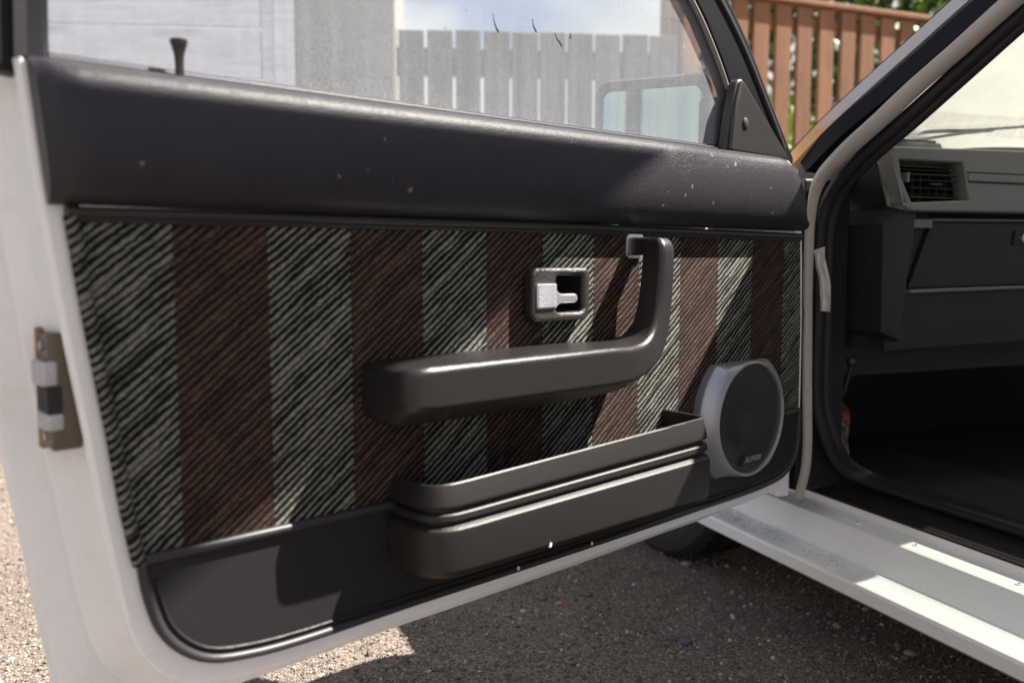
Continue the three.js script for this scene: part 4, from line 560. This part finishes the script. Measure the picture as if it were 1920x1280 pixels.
  {                                                                  // bird lime runs and dark flecks stuck to the glass
    const d = dustTex.image.data, put = (u, v, r, c, a) => { const ci = (u - 0.2) / 1.06 * 1536, cj = (v - 0.16) / 0.43 * 640; for (let y = -8; y <= 8; y++) for (let x = -8; x <= 8; x++) if (Math.hypot(x, y * 1.0) < r * (0.7 + 0.6 * hash(x + Math.round(ci), y + Math.round(cj), 3))) { const X = Math.round(ci + x), Y = Math.round(cj + y); if (X < 0 || Y < 0 || X > 1535 || Y > 639) continue; const k = (Y * 1536 + X) * 4; for (let m = 0; m < 3; m++) d[k + m] = c[m]; d[k + 3] = a; } };
    const ink = [38, 38, 42], Q = rng(8);
    for (const [u, v, len, lean] of [[0.723, 0.297, 0.020, 0.008], [0.789, 0.302, 0.014, 0.006], [0.830, 0.292, 0.014, 0.012], [0.858, 0.296, 0.006, 0]]) { for (let t = 0; t <= 1; t += 0.04) put(u + lean * t * t, v - len * t, 1.0 + 1.6 * t * t, ink, 235); }
    for (let k = 0; k < 46; k++) put(0.6 + 0.42 * Q(), 0.25 + 0.17 * Q(), 0.5 + 1.0 * Q(), ink, 170);
    for (let k = 0; k < 26; k++) { const u = 0.72 + 0.12 * Q(), v = 0.35 + 0.05 * Q(); put(u, v, 1.2 + 1.5 * Q(), [235, 238, 240], 150); }
  }
  dustTex.wrapS = dustTex.wrapT = THREE.ClampToEdgeWrapping;
  const dustG = flat(paneOut, -0.0225); { const p = dustG.attributes.position, q = dustG.attributes.uv; for (let i = 0; i < p.count; i++) q.setXY(i, (p.getX(i) - 0.2) / 1.06, (p.getY(i) - 0.16) / 0.43); }
  dp(pane, 'dust_film', dustG, std('dust', [1, 1, 1], { roughness: 1, specularIntensity: 0, transparent: true, map: dustTex, side: THREE.DoubleSide }), 'film of dust and dark runs on the window');
  dp(door, 'belt_seal', [box(0.212, 1.225, 0.165, 0.1700, -0.0225, -0.004, 0.001), box(0.214, 1.222, 0.1695, 0.1755, -0.0215, -0.0165, 0.001)], M.rubber, 'black wiper seal along the foot of the glass');
  dp(door, 'belt_strip', box(0.214, 1.222, 0.1680, 0.1722, -0.0160, -0.0085, 0.0012), std('beltStrip', [0.035, 0.045, 0.060], { roughness: 0.42 }));
  // corner cover by the mirror
  const tri = dp(door, 'corner_cover', slab([[1.176, 0.166], [1.186, 0.225], [1.198, 0.268], [1.206, 0.278], [1.216, 0.2800], [1.226, 0.2740], [1.364, 0.1635], [1.30, 0.164]], -0.012, 0.006, { bevel: 0.005, seg: 3, crease: 0.8 }), M.plastic, 'black triangular corner cover behind the door mirror');
  dp(tri, 'cover_ridge', tube([[1.187, 0.168, 0.006], [1.195, 0.225, 0.006], [1.209, 0.270, 0.005]], 0.0055, 24, 10), M.plastic);
  dp(tri, 'cover_hole', fin(new THREE.SphereGeometry(0.010, 18, 12).scale(0.75, 1, 0.35).translate(1.226, 0.211, 0.0062), 1.2), M.dark);
  // lock pin
  dp(door, 'lock_pin', fin(new THREE.LatheGeometry([[0, -0.01], [0.0040, -0.01], [0.0040, 0.012], [0.0046, 0.020], [0.0068, 0.0275], [0.0080, 0.031], [0.0078, 0.0335], [0.0050, 0.0345], [0, 0.0335]].map(p => new THREE.Vector2(...p)), 24).translate(0.3205, 0.1645, 0.006), 0.6), std('pin', [0.020, 0.016, 0.014], { roughness: 0.3 }), 'brown black lock pin standing on the window ledge');
  // door mirror outside the glass
  const MA = V(1.195, 0, -0.050), MB = V(1.120, 0, -0.215), mt = MB.clone().sub(MA).normalize(), mn = V(-mt.z, 0, mt.x); if (mn.x > 0) mn.negate();
  const mp = (s, v, d) => V(MA.x + mt.x * s - mn.x * d, v, MA.z + mt.z * s - mn.z * d);
  const mrr = (s0, s1, v0, v1, r, d) => roundRect(s0, s1, v0, v1, r, 5).map(([s, v]) => mp(s, v, d));
  const mir = dp(door, 'door_mirror', loft([mrr(0.008, 0.172, 0.178, 0.276, 0.014, 0.004), mrr(0.004, 0.176, 0.174, 0.280, 0.016, 0.0), mrr(-0.004, 0.184, 0.166, 0.292, 0.020, -0.002), mrr(-0.008, 0.188, 0.162, 0.297, 0.022, 0.006), mrr(-0.006, 0.186, 0.164, 0.295, 0.022, 0.03), mrr(0.006, 0.17, 0.176, 0.280, 0.03, 0.065), mrr(0.03, 0.14, 0.2, 0.25, 0.02, 0.08)], { cap: [false, true], crease: 0.7 }), M.plastic, 'black door mirror seen through the window');
  dp(mir, 'mirror_glass', loft([mrr(0.007, 0.173, 0.177, 0.277, 0.014, 0.0035), mrr(0.007, 0.173, 0.177, 0.277, 0.014, 0.006)], { crease: 0.4 }), M.mirror);
  dp(mir, 'mirror_arm', box(1.19, 1.235, 0.165, 0.255, -0.062, -0.026, 0.008), M.plastic);
}

renderer.render(scene, camera);
